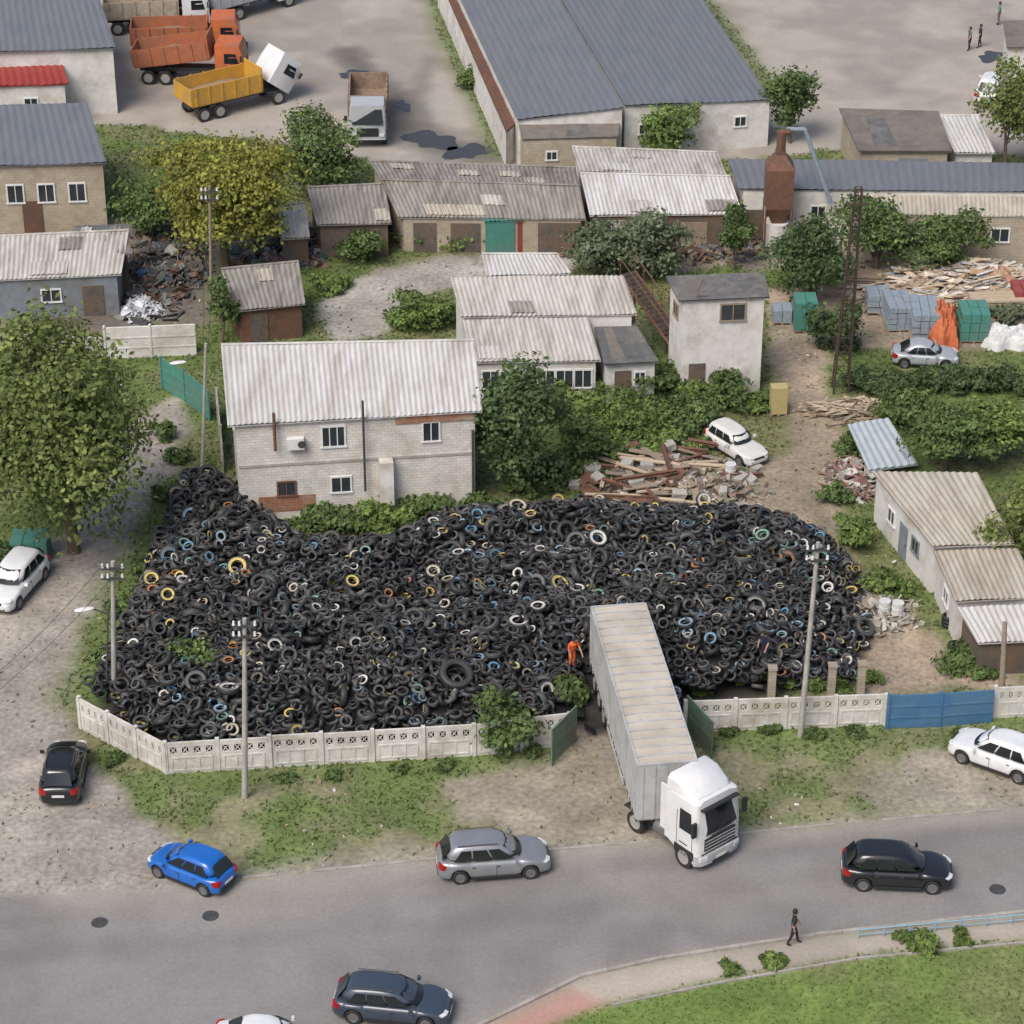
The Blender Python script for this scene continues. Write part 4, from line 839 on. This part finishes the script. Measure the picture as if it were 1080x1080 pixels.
# ---------- tyres
def tyre_tpl(n=18):
    pr=[(.20,-.072),(.262,-.095),(.305,-.086),(.33,-.055),(.33,.055),(.305,.086),(.262,.095),(.20,.072)]
    V=[];ring=[]
    for i in range(n):
        a=2*PI*i/n
        for k,(r,z) in enumerate(pr): V.append((r*math.cos(a),r*math.sin(a),z)); ring.append(k)
    Fq=[]
    for i in range(n):
        for k in range(7): j=(i+1)%n; Fq.append((i*8+k,j*8+k,j*8+k+1,i*8+k+1))
    return np.array(V),np.array(Fq),np.array(ring)
TV,TF,TR=tyre_tpl(16); TV=TV/.33
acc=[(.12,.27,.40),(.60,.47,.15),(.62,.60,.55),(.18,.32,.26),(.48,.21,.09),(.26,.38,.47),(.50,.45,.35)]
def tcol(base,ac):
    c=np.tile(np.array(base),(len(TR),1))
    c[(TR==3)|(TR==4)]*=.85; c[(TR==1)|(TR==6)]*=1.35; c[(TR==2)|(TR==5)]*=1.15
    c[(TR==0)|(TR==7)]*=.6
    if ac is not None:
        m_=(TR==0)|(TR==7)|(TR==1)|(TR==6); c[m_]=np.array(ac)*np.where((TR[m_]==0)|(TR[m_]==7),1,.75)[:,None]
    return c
PW=[(G(x,y).x,G(x,y).y) for x,y in PILE]
def edist(x,y):
    d=np.full(np.shape(x),1e9)
    for (x1,y1),(x2,y2) in zip(PW,PW[1:]+PW[:1]):
        ax,ay=x2-x1,y2-y1; t_=np.clip(((x-x1)*ax+(y-y1)*ay)/(ax*ax+ay*ay),0,1); d=np.minimum(d,np.hypot(x-x1-t_*ax,y-y1-t_*ay))
    return d
def tdist(x,y):
    c,s=math.cos(th),math.sin(th); lx=(x-kp.x)*c+(y-kp.y)*s; ly=-(x-kp.x)*s+(y-kp.y)*c
    ddx=np.maximum(0,np.maximum(x0-.3-lx,lx-6)); ddy=np.maximum(0,np.abs(ly)-1.45); return np.hypot(ddx,ddy)
gp0=G(640,745)
def hp(x,y):
    e=edist(x,y); k=np.clip((x-9.5)/7.5,0,1)          # low and thin at the right end
    h=np.minimum((.85-.7*k)+(.45-.22*k)*e,1.2+1.9*fbm(x,y,6,60)-.5*k)
    h=h*(.72+.56*vn(x,y,2.2,70)); t_=tdist(x,y); h=np.minimum(h,.3+.9*t_)
    h=np.minimum(h,.15+.35*np.hypot(x-gp0.x,y-gp0.y)); return np.maximum(h,.10)
def hp1(p): return float(hp(np.array([p.x]),np.array([p.y]))[0])
xs_=[p[0] for p in PW]; ys_=[p[1] for p in PW]
sp=.375; X,Y=np.meshgrid(np.arange(min(xs_),max(xs_),sp),np.arange(min(ys_),max(ys_),sp*1.02),indexing='ij')
X=X.ravel()+rng.uniform(-.19,.19,X.size); Y=Y.ravel()+rng.uniform(-.19,.19,Y.size)
X=np.concatenate([X,X+rng.uniform(-.3,.3,X.size)]); Y=np.concatenate([Y,Y+rng.uniform(-.3,.3,Y.size)]); lay=np.repeat([0,1],len(X)//2)
gp=G(650,775)
ok=inpoly(X,Y,PW)&(edist(X,Y)>.25)&(tdist(X,Y)>.25)&(np.hypot(X-gp.x,(Y-gp.y)*.7)>2.6)
thin=(X>14.0)&(rng.random(len(X))<.35*np.clip((X-14)/3,0,1)); ok&=~thin
X,Y,lay=X[ok],Y[ok],lay[ok]
keep=(lay==0)|(rng.random(len(X))<.3); X,Y,lay=X[keep],Y[keep],lay[keep]; n=len(X)
rad=rng.choice([.235,.27,.295,.33,.40,.50],n,p=[.2,.3,.26,.16,.055,.025])
Zp=hp(X,Y)+rng.uniform(-.10,.16,n)-lay*.26
tilt=np.abs(rng.normal(0,1,n))*R(36); tilt=np.where(rng.random(n)<.2,R(85)+rng.normal(0,.15,n),tilt); az=rng.uniform(0,2*PI,n)
cb=.016+.075*rng.random(n)**2.4; hasac=rng.random(n)<(.12+.14*(vn(X,Y,3,90)>.5))
aci=rng.choice(len(acc),n,p=[.13,.13,.20,.12,.04,.14,.24])
Zp=np.maximum(Zp,.12+rad*np.sin(np.minimum(tilt,PI/2)))
feat=[(481,716,.78,25,None,1.9),(630,582,.48,30,2,1.9),(588,538,.38,70,1,1.6),(160,615,.40,30,1,1.4),(178,642,.36,40,1,1.4),(372,632,.36,30,1,1.8),(742,528,.40,60,2,1.3),(457,608,.38,25,6,1.9)]
for (a_,b_,r_,tl,ai,h_) in feat:
    p=G(a_,b_,h_); X=np.append(X,p.x);Y=np.append(Y,p.y);Zp=np.append(Zp,hp1(p)+.3);rad=np.append(rad,r_);tilt=np.append(tilt,R(tl));az=np.append(az,-1.5+rng.random()*.6);cb=np.append(cb,.05);hasac=np.append(hasac,ai is not None);aci=np.append(aci,ai or 0);lay=np.append(lay,0)
n=len(X)
score=rad/np.hypot(Y,HC-Zp)*(.6+.4*np.cos(tilt))*(lay==0); order=np.argsort(-score)
sel=[]; nf=len(feat)
for i in list(range(n-nf,n))+[int(i) for i in order]:
    if len(sel)>=300: break
    if i in sel or lay[i]!=0: continue
    if sel and min((X[i]-X[j])**2+(Y[i]-Y[j])**2 for j in sel)<.85**2: continue
    sel.append(i)
ind=set(sel); Zs=Zp.copy()
for i in sel: Zs[i]+=.12
Rm=np.empty((n,3,3)); ct,st2=np.cos(tilt),np.sin(tilt); ca_,sa_=np.cos(az),np.sin(az)
Rm[:,0]=np.stack([ca_*ct,-sa_,ca_*st2],1); Rm[:,1]=np.stack([sa_*ct,ca_,sa_*st2],1); Rm[:,2]=np.stack([-st2,np.zeros(n),ct],1)
rest=np.array([i for i in range(n) if i not in ind])
VV=np.einsum('nij,vj->nvi',Rm[rest],TV)*rad[rest][:,None,None]+np.stack([X,Y,Zp],1)[rest][:,None,:]
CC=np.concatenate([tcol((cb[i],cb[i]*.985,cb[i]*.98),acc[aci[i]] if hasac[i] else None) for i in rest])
FF=(TF[None]+(np.arange(len(rest))*len(TV))[:,None,None]).reshape(-1,4)
cs=.5; MX,MY=np.meshgrid(np.arange(min(xs_),max(xs_),cs),np.arange(min(ys_),max(ys_),cs),indexing='ij'); inm=inpoly(MX,MY,PW)&(edist(MX,MY)>.3)&(tdist(MX,MY)>.1)
MZ=np.where(inm,np.maximum(hp(MX,MY)-.30,-.08),.0)-.04; mi=np.arange(MX.size).reshape(MX.shape)
mq=np.stack([mi[:-1,:-1],mi[1:,:-1],mi[1:,1:],mi[:-1,1:]],-1)[(inm[:-1,:-1]&inm[1:,1:]&inm[1:,:-1]&inm[:-1,1:])].reshape(-1,4)
mv=np.stack([MX,MY,MZ],-1).reshape(-1,3); un,inv=np.unique(mq,return_inverse=True)
V2=np.concatenate([VV.reshape(-1,3),mv[un]]); F2=np.concatenate([FF,inv.reshape(-1,4)+len(VV)*len(TV)]); C2=np.concatenate([CC,np.full((len(un),3),.012)])
tag(npobj('tyre_heap',npmesh('tyre_heap',V2,F2,m_rubber,C2,True)),'huge heap of thousands of dumped black tyres filling the yard','tyre heap',kind='stuff')
cn=['blue','yellow','white','green','orange','pale blue','tan']; meshes={}
for i in sel:
    k=int(aci[i]) if hasac[i] else -1-(i%3)
    if k not in meshes:
        c0=(.02,.032,.055)[(-k-1)] if k<0 else .035
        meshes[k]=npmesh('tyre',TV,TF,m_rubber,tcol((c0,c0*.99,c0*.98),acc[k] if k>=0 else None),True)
    o=bpy.data.objects.new('tyre',meshes[k]); C.objects.link(o); o.location=(X[i],Y[i],Zs[i]); o.scale=(rad[i],)*3; o.rotation_euler=Matrix(Rm[i].tolist()).to_euler()
    if rad[i]>.7: tag(o,'very large tractor tyre lying on the heap in front of the trailer, biggest of all','tyre')
    else:
        lb=('%s ringed worn tyre lying on top of the heap'%cn[k]) if k>=0 else 'plain black worn tyre lying on top of the heap'
        tag(o,lb,'tyre','%s tyres on the surface of the heap'%(cn[k]+' ringed' if k>=0 else 'plain black'))
# ---------- scrap heap and goods
kinds=[('rusty_beam',m_rust,'rusty steel beam'),('timber_plank',m_palew,'pale timber plank'),('rusty_sheet',m_rust,'rusty bent sheet'),('wooden_board',m_wood,'weathered grey brown board'),('concrete_block',m_conc,'broken concrete block')]
for i in range(84):
    px=random.gauss(690,55); py=random.gauss(508,22)
    if px<600 or px>805 or py<460 or py>560: continue
    nm,mm,lb=kinds[random.choices(range(5),[3,5,3,6,3])[0]]; p=G(px,py,0); z=max(.12,.75-abs(px-690)/140)+random.uniform(-.08,.2); a=random.gauss(-.5,.6); tl=random.uniform(-.18,.18)
    d=Vector((math.cos(a)*math.cos(tl),math.sin(a)*math.cos(tl),math.sin(tl))); n_=Vector((-math.sin(a),math.cos(a),random.uniform(-.3,.3))).normalized(); k_=d.cross(n_).normalized()
    l,ww,hh={'rusty_beam':(1.4,.07,.09),'timber_plank':(1.5,.10,.035),'rusty_sheet':(.8,.5,.02),'wooden_board':(1.35,.17,.03),'concrete_block':(.4,.28,.2)}[nm]; l*=random.uniform(.6,1.2)
    mb=MB(); c=p+u*z
    if nm=='rusty_beam': mb.add([c+d*l*e+k_*y+n_*x for e in(-1,1) for x,y in((-.09,0),(.09,0),(.09,.02),(.012,.02),(.012,.14),(.09,.14),(.09,.16),(-.09,.16),(-.09,.14),(-.012,.14),(-.012,.02),(-.09,.02))],[(i_,(i_+1)%12,12+(i_+1)%12,12+i_) for i_ in range(12)]+[tuple(range(11,-1,-1)),tuple(range(12,24))])
    elif nm=='rusty_sheet':
        vs=[]
        for s in range(5):
            q0=d*l*(s/2-1)+k_*(.12*(s%2)); vs+=[c+q0-n_*ww,c+q0+n_*ww]
        mb.add(vs,[(2*s,2*s+2,2*s+3,2*s+1) for s in range(4)])
    elif nm=='concrete_block': mb.add([c+d*l*sx*random.uniform(.7,1.1)+n_*ww*sy*random.uniform(.7,1.1)+k_*hh*sz*random.uniform(.7,1.1) for sz in(-1,1) for sy in(-1,1) for sx in(-1,1)],[(0,2,3,1),(4,5,7,6),(0,1,5,4),(2,6,7,3),(0,4,6,2),(1,3,7,5)])
    else: mb.obox(c,d*l,n_*ww,k_*hh)
    one(nm,mb,mm,lb+' lying in the scrap heap behind the tyres','scrap','%ss in the scrap heap'%lb)
def rubble(name,label,cx,cy,rx,ry,hh,cols,seed,nsh=900,xy=None,smin=.08,smax=.32,thin=(.2,.7),flat=.5,ang=None):
    r=np.random.default_rng(seed); c=G(cx,cy)
    if xy is None:
        a=r.uniform(0,2*PI,nsh); q_=np.sqrt(r.random(nsh))*(.7+.5*r.random(nsh)); x=c.x+np.cos(a)*q_*rx; y=c.y+np.sin(a)*q_*ry; z=hh*np.clip(1-q_**1.5,0,1)*(.5+.9*vn(x,y,1.2,80))*r.random(nsh)**.3
    else: x,y=xy; nsh=len(x); z=np.zeros(nsh)
    P=np.stack([x,y,z+.04],1); cc=np.array(cols)[r.integers(0,len(cols),nsh)]*r.uniform(.7,1.2,(nsh,1))
    tt=r.normal(size=(nsh,3)); tt[:,2]*=flat
    if ang is not None: tt=tt*.35; tt[:,0]+=math.cos(ang); tt[:,1]+=math.sin(ang)
    tt/=np.linalg.norm(tt,axis=1,keepdims=True); bb=np.cross(tt,r.normal(size=(nsh,3))*np.array([.5,.5,1])); bb/=np.linalg.norm(bb,axis=1,keepdims=True); s=r.uniform(smin,smax,(nsh,1)); w_=s*r.uniform(*thin,(nsh,1)); nn=np.cross(tt,bb)*.04
    Vv=np.stack([P-tt*s-bb*w_,P+tt*s-bb*w_,P+tt*s+bb*w_,P-tt*s+bb*w_,P-tt*s-bb*w_-nn,P+tt*s-bb*w_-nn,P+tt*s+bb*w_-nn,P-tt*s+bb*w_-nn],1)
    f=np.array([(0,1,2,3),(4,7,6,5),(0,4,5,1),(1,5,6,2),(2,6,7,3),(3,7,4,0)]); Ff=(f[None]+(np.arange(nsh)*8)[:,None,None]).reshape(-1,4)
    tag(npobj(name,npmesh(name,Vv.reshape(-1,3),Ff,mat('mixed_debris',(1,1,1),vcol=True,scale=3,bump=0),np.repeat(cc,8,axis=0))),label,'rubble',kind='stuff')
ru=[(.17,.11,.08),(.30,.25,.19),(.11,.08,.065),(.38,.35,.31),(.20,.15,.11),(.28,.26,.24),(.14,.16,.10)]
rubble('scrap_rubble','rusty scrap and broken wood heaped behind the tyres',712,512,4.2,3.4,.65,ru,1,1100,smax=.4)
rubble('timber_rubble','pale split timber heaped between the scrap and the tyres',665,545,3.8,1.6,.6,[(.46,.37,.27),(.34,.27,.19),(.2,.13,.09)],2,420,smin=.2,smax=.8,thin=(.06,.16),ang=-.3)
rubble('timber_rubble','pale long timber heaped in the goods yard at the right',1010,303,6.5,3.6,1.2,[(.52,.44,.34),(.42,.34,.24),(.36,.24,.16),(.50,.48,.45)],3,1300,smin=.2,smax=.95,thin=(.06,.18),ang=.15)
rubble('yard_junk','dark junk piled beside the left workshop',172,285,2.6,6.5,.8,[(.07,.065,.06),(.12,.09,.07),(.2,.2,.19),(.06,.07,.08),(.14,.08,.055),(.16,.145,.12),(.04,.04,.04)],4,1200,smax=.55)
rubble('white_bags','white plastic bags of waste heaped before the left workshop',150,328,1.3,1.6,.7,[(.55,.55,.56),(.45,.47,.5)],5,300)
rubble('shed_junk','mixed junk piled under the open shed front',700,262,6.5,2.2,.8,[(.17,.11,.08),(.26,.26,.24),(.1,.1,.12),(.28,.19,.12)],6,1000,smax=.45)
rubble('bungalow_rubble','reddish rubble and sheets piled beside the leaning metal sheet',902,508,1.6,2.2,.7,[(.28,.16,.13),(.38,.37,.34),(.2,.14,.12)],7,260,smin=.15,smax=.55,thin=(.15,.5))
rubble('garden_rubble','pale rubble beside the bungalow door',925,650,2.2,2.0,.4,[(.4,.38,.34),(.3,.26,.2)],8,220)
rubble('shed_junk','junk between the old sheds and the small dark shed',300,262,3.0,3.5,.8,[(.16,.10,.07),(.26,.26,.24),(.1,.1,.12),(.06,.10,.09)],9,700,smax=.45)
rubble('log_rubble','rough brown logs and boards at the edge of the dirt yard',905,436,3.2,1.6,.5,[(.26,.20,.14),(.38,.31,.23)],10,240,smin=.2,smax=.9,thin=(.08,.16),ang=.1)
x=rng.uniform(-42,42,16000); y=rng.uniform(78,190,16000); ix=((x-gx[0])/st).astype(int); iy=((y-gy[0])/st).astype(int); ok=np.isin(zid[ix,iy],[3,4,5,0,8,9])&(vn(x,y,4,95)>.55)&(~inpoly(x,y,PW)); ok&=(np.arange(16000)%3==0)
rubble('litter','small scattered stones and litter lying over the yards',500,500,1,1,0,[(.45,.42,.38),(.3,.22,.15),(.6,.6,.6),(.15,.1,.08),(.38,.33,.27)],11,xy=(x[ok],y[ok]),smin=.03,smax=.12)
def goods(label,px,py,w_,d_,h_,m,rz=0,layers=3,cat='stacked goods',grp=None,nx=.5,ny=.8):
    o=thing('pallet_stack',label,cat,G(px,py),R(rz),grp)
    mb=MB()
    for k in(-1,0,1): mb.box(k*w_*.45-.06,k*w_*.45+.06,-d_/2,d_/2,0,.1)
    mb.box(-w_/2,w_/2,-d_/2,d_/2,.101,.14); mb.build('pallet',m_wood,o)
    for k in range(layers):
        z0_=.142+k*(h_-.14)/layers; z1_=.142+(k+1)*(h_-.14)/layers-.02; j=random.uniform(0,.1); mb=MB()
        ni=max(1,int(w_/nx)); nj=max(1,int(d_/ny))
        for i in range(ni):
            for jj in range(nj):
                e=random.uniform(0,.05); mb.box(-w_/2+j+i*w_/ni,-w_/2+(i+1)*w_/ni-.03+j,-d_/2+j+jj*d_/nj,-d_/2+(jj+1)*d_/nj-.03+j,z0_,z1_-e)
        mb.build('load',m,o)
def tarp(label,px,py,w_,d_,h_,m,rz=0):
    o=thing('tarpaulin',label,'tarpaulin',G(px,py),R(rz)); n=18; vs=[];fs=[]; sd=random.random()*50
    for i in range(n+1):
        for j in range(n+1):
            a=i/n*2-1; b=j/n*2-1; e=max(abs(a),abs(b)); k=float(fbm(np.array(a*3+sd),np.array(b*3),1.0,130)); z=h_*max(0,1-e**5)*(.45+.9*k)
            vs.append((a*w_/2*(1+.12*math.sin(b*7+sd)),b*d_/2*(1+.12*math.sin(a*6+sd)),z+.01))
    for i in range(n):
        for j in range(n): k=i*(n+1)+j; fs.append((k,k+n+1,k+n+2,k+1))
    MB().add(vs,fs).build('sheet',m,o)
m_net=mat('orange_crumpled_tarp',(.55,.16,.06),(.36,.10,.045),scale=4)
goods('blue grey wrapped stack, left of the two in the goods yard',945,340,1.5,2.6,1.5,m_bgrey,3,layers=4); goods('blue grey wrapped stack, right of the two in the goods yard',972,350,1.5,2.8,1.7,m_bgrey,-3,layers=4)
tarp('crumpled bright orange tarpaulin in the goods yard',994,352,1.7,3.8,1.6,m_net,-8); tarp('pale blue grey tarpaulin over planks behind the wrapped stacks',960,300,4.5,2.0,.9,m_bgrey,5); tarp('brown orange tarpaulin over timber at the back of the goods yard',1045,300,3.2,2.2,1.0,mat('faded_brown_tarp',(.40,.24,.15),(.28,.16,.10),scale=4),-5)
goods('teal green crate stack in the goods yard',1024,354,1.6,2.0,1.8,m_teal,0,3)
goods('long timber stack behind the teal crates',1050,328,3.2,1.4,1.0,m_palew,4,5,nx=9,ny=.15); goods('long timber stack left of the orange tarpaulin, low',915,300,2.8,1.2,.8,m_wood,-6,4,nx=9,ny=.15)
tarp('white crumpled sheet at the right edge of the goods yard',1062,362,2.8,2.0,1.0,m_tarp); goods('teal green bin beside the white tower house',848,345,1.3,1.6,1.9,m_teal,0,1,cat='bin'); goods('pale blue low bin left of the teal bin',824,338,1.1,1.2,.9,m_bgrey,0,1,cat='bin')
goods('yellow standing crate at the right foot of the white tower house',820,436,.9,.7,1.7,mat('ochre_board',(.42,.34,.15)),5,1,cat='crate'); goods('blue wrapped stack at the left of the goods yard',925,326,1.4,1.6,1.2,m_bgrey,0,3)
goods('orange crate before the long workshop at the right',1062,262,1.4,1.2,1.3,m_orange,0,2); goods('red stack at the far right of the goods yard',1080,322,1.5,1.8,1.3,MATS['red_board'],0,3)
goods('green garden box under the large tree at the left edge',34,586,1.8,1.4,1.2,m_teal,0,1,cat='box')
bl=mat('blue_drum',(.06,.16,.30))
for i,(x,y,mm,lb) in enumerate([(150,300,bl,'blue drum among the junk by the left workshop'),(300,300,m_rust,'rusty drum right of the brown shed'),(932,650,m_tarp,'white drum left of its pair beside the bungalow'),(946,652,m_tarp,'white drum right of its pair beside the bungalow'),(770,505,m_tarp,'white drum below the wrecked car')]):
    p=G(x,y); R_=.29; prof=[(0,R_),(.28,R_),(.3,R_+.02),(.32,R_),(.58,R_),(.6,R_+.02),(.62,R_),(.88,R_)]
    mb=MB(); mb.loft([[p+Vector((math.cos(2*PI*i_/12)*r_,math.sin(2*PI*i_/12)*r_,z_)) for i_ in range(12)] for z_,r_ in prof])
    one('drum',mb,mm,lb,'drum')
for i,(x,y) in enumerate([(1000,660),(1012,672),(1006,690),(1018,690)]):
    p=G(x,y)
    for k in range(3):
        o=bpy.data.objects.new('tyre',meshes[-1]); C.objects.link(o); o.location=p+u*(.10+.2*k); o.scale=(.34,.34,.34); tag(o,'black tyre in the small stacks at the dark lean to of the bungalow','tyre','stacked tyres at the lean to')
# ---------- people
def person(label,loc,hd,mt,ml,lean=0.0,stride=.0,armf=.2,h=1.74,hair=m_hair,vest=None):
    o=thing('person',label,'person',loc,R(hd)); k=h/1.74
    J={}
    def P(n,x,y,z,r,m): J[n]=(Vector((x,y,z)),r,m)
    ln=lambda x,z:(x+math.sin(lean)*(z-.95),.95+(z-.95)*math.cos(lean))
    def U(n,x,y,z,r,m): a_,b_=ln(x,z); P(n,a_,y,b_,r,m)
    P('pel',0,0,.95,.14,1);U('bel',.01,0,1.1,.135,0);U('chest',.02,0,1.32,.155,0);U('neck',.03,0,1.47,.055,2);U('head',.05,0,1.60,.095,2);U('top',.04,0,1.69,.075,2);U('nose',.15,0,1.60,.018,2)
    E=[('pel','bel'),('bel','chest'),('chest','neck'),('neck','head'),('head','top'),('head','nose')]
    for s,t_ in((1,'l'),(-1,'r')):
        U('sh'+t_,0,s*.18,1.41,.07,0);U('el'+t_,.02+armf*.3*s+(.1 if lean else 0),s*.25,1.14,.048,0);U('wr'+t_,.12+armf*.6*s+(.25 if lean else 0),s*.24,.93,.035,2);U('ha'+t_,.16+armf*.7*s+(.28 if lean else 0),s*.23,.85,.038,2)
        P('hip'+t_,0,s*.09,.90,.10,1);P('kn'+t_,.04+stride*s*.5,s*.10,.50,.068,1);P('an'+t_,-.02+stride*s,s*.10,.09,.045,1);P('to'+t_,.15+stride*s,s*.11,.04,.04,3)
        E+=[('chest','sh'+t_),('sh'+t_,'el'+t_),('el'+t_,'wr'+t_),('wr'+t_,'ha'+t_),('pel','hip'+t_),('hip'+t_,'kn'+t_),('kn'+t_,'an'+t_),('an'+t_,'to'+t_)]
        hp_=J['ha'+t_][0]
        for q_ in range(5):
            nme='f%d%s'%(q_,t_); J[nme]=(hp_+Vector((.02+(.04 if q_==4 else 0),(q_-1.5)*.02*s if q_<4 else s*-.03,-.09 if q_<4 else -.05)),.009,2); E.append(('ha'+t_,nme))
    nm=list(J); bm=bmesh.new(); lay_=bm.verts.layers.skin.verify(); vm={}
    for q_ in nm:
        v=bm.verts.new(J[q_][0]*k); v[lay_].radius=(J[q_][1]*k,)*2; vm[q_]=v
    for a_,b_ in E: bm.edges.new((vm[a_],vm[b_]))
    vm['pel'][lay_].use_root=True
    me=bpy.data.meshes.new('t'); bm.to_mesh(me); bm.free(); tmp=bpy.data.objects.new('t',me); C.objects.link(tmp)
    tmp.modifiers.new('s','SKIN'); sb=tmp.modifiers.new('b','SUBSURF'); sb.levels=1; sb.render_levels=1
    dg=bpy.context.evaluated_depsgraph_get(); me2=bpy.data.meshes.new_from_object(tmp.evaluated_get(dg)); bpy.data.objects.remove(tmp); me2.name='body'
    me2.materials.clear(); [me2.materials.append(x) for x in(mt,ml,m_skin,m_black)]
    for f in me2.polygons:
        c=f.center; best=None
        for a_,b_ in E:
            p,q_=J[a_][0]*k,J[b_][0]*k; ab=q_-p; t_=max(0,min(1,(c-p).dot(ab)/ab.length_squared)); d=(c-p-ab*t_).length
            if best is None or d<best[0]: best=(d,J[b_][2] if b_ not in('neck',) else 0)
        f.material_index=best[1]; f.use_smooth=True
    bo=bpy.data.objects.new('body',me2); C.objects.link(bo); bo.parent=o
    hc=J['top'][0]*k; mb=MB(); rr=[]
    for zz,w_ in((-.12,.098),(-.04,.112),(.03,.10),(.075,.05)): rr.append([hc+Vector((-.025+math.cos(i*PI/5)*w_*.95,math.sin(i*PI/5)*w_,zz)) for i in range(10)])
    mb.loft(rr).build('hair',hair,o,True)
    if vest:
        c0,c1=J['bel'][0]*k,J['chest'][0]*k+Vector((0,0,.08)); rr=[]
        for t_,w_ in((-.1,.17),(.3,.165),(.8,.2),(1,.16)): cc=c0.lerp(c1,t_); rr.append([cc+Vector((math.cos(i*PI/5)*w_*.85,math.sin(i*PI/5)*w_*1.12,0)) for i in range(10)])
        mb=MB(); mb.loft(rr).build('vest',vest,o,True)
person('pedestrian in dark clothes walking on the pavement at the lower right',G(836,996),0,m_cblack,m_cblack,stride=.22)
pz=G(603,700,1.2); person('worker in an orange vest standing on the tyres left of the trailer',(pz.x,pz.y,hp1(pz)+.1),-60,m_cor,m_cor,lean=.25,vest=m_cor)
pz=G(806,702,1.0); person('worker in dark clothes standing at the front of the heap right of the truck',(pz.x,pz.y,hp1(pz)+.1),-120,m_cnavy,m_cnavy,lean=.3)
person('person in grey standing on the far parking yard, left of a pair',G(1022,53),200,m_cgrey,m_cblack,stride=.1)
person('person in dark clothes standing on the far parking yard, right of a pair',G(1033,50),190,m_cblack,m_cblack,stride=.15)
person('person in a green top beside the white shed at the upper right',G(1053,26),180,m_teal,m_cgrey)
# ---------- light, world, camera
w_=bpy.data.worlds.new('World'); bpy.context.scene.world=w_; w_.use_nodes=True; nt=w_.node_tree
sk=nt.nodes.new('ShaderNodeTexSky'); sk.sky_type='NISHITA'; sk.sun_disc=False; sk.sun_elevation=R(52); sk.sun_rotation=R(215); sk.air_density=1.0; sk.dust_density=4.0
nt.links.new(sk.outputs[0],nt.nodes['Background'].inputs[0]); nt.nodes['Background'].inputs[1].default_value=.15
ld=bpy.data.lights.new('sun','SUN'); ld.energy=2.7; ld.angle=R(32); ld.color=(1,.955,.89); lo_=bpy.data.objects.new('sun',ld); C.objects.link(lo_)
az_=R(215); dvec=Vector((math.sin(az_)*math.cos(R(52)),math.cos(az_)*math.cos(R(52)),math.sin(R(52)))); lo_.rotation_euler=dvec.to_track_quat('Z','Y').to_euler(); lo_.location=(0,100,80)
cd=bpy.data.cameras.new('camera'); cam=bpy.data.objects.new('camera',cd); C.objects.link(cam); cam.location=(0,0,HC); cam.rotation_euler=(R(60),0,0)
cd.sensor_width=36; cd.angle=2*math.atan(540/F); cd.clip_end=6000; cd.clip_start=1; bpy.context.scene.camera=cam
vs_=bpy.context.scene.view_settings; vs_.view_transform='Standard'; vs_.look='None'; vs_.exposure=0
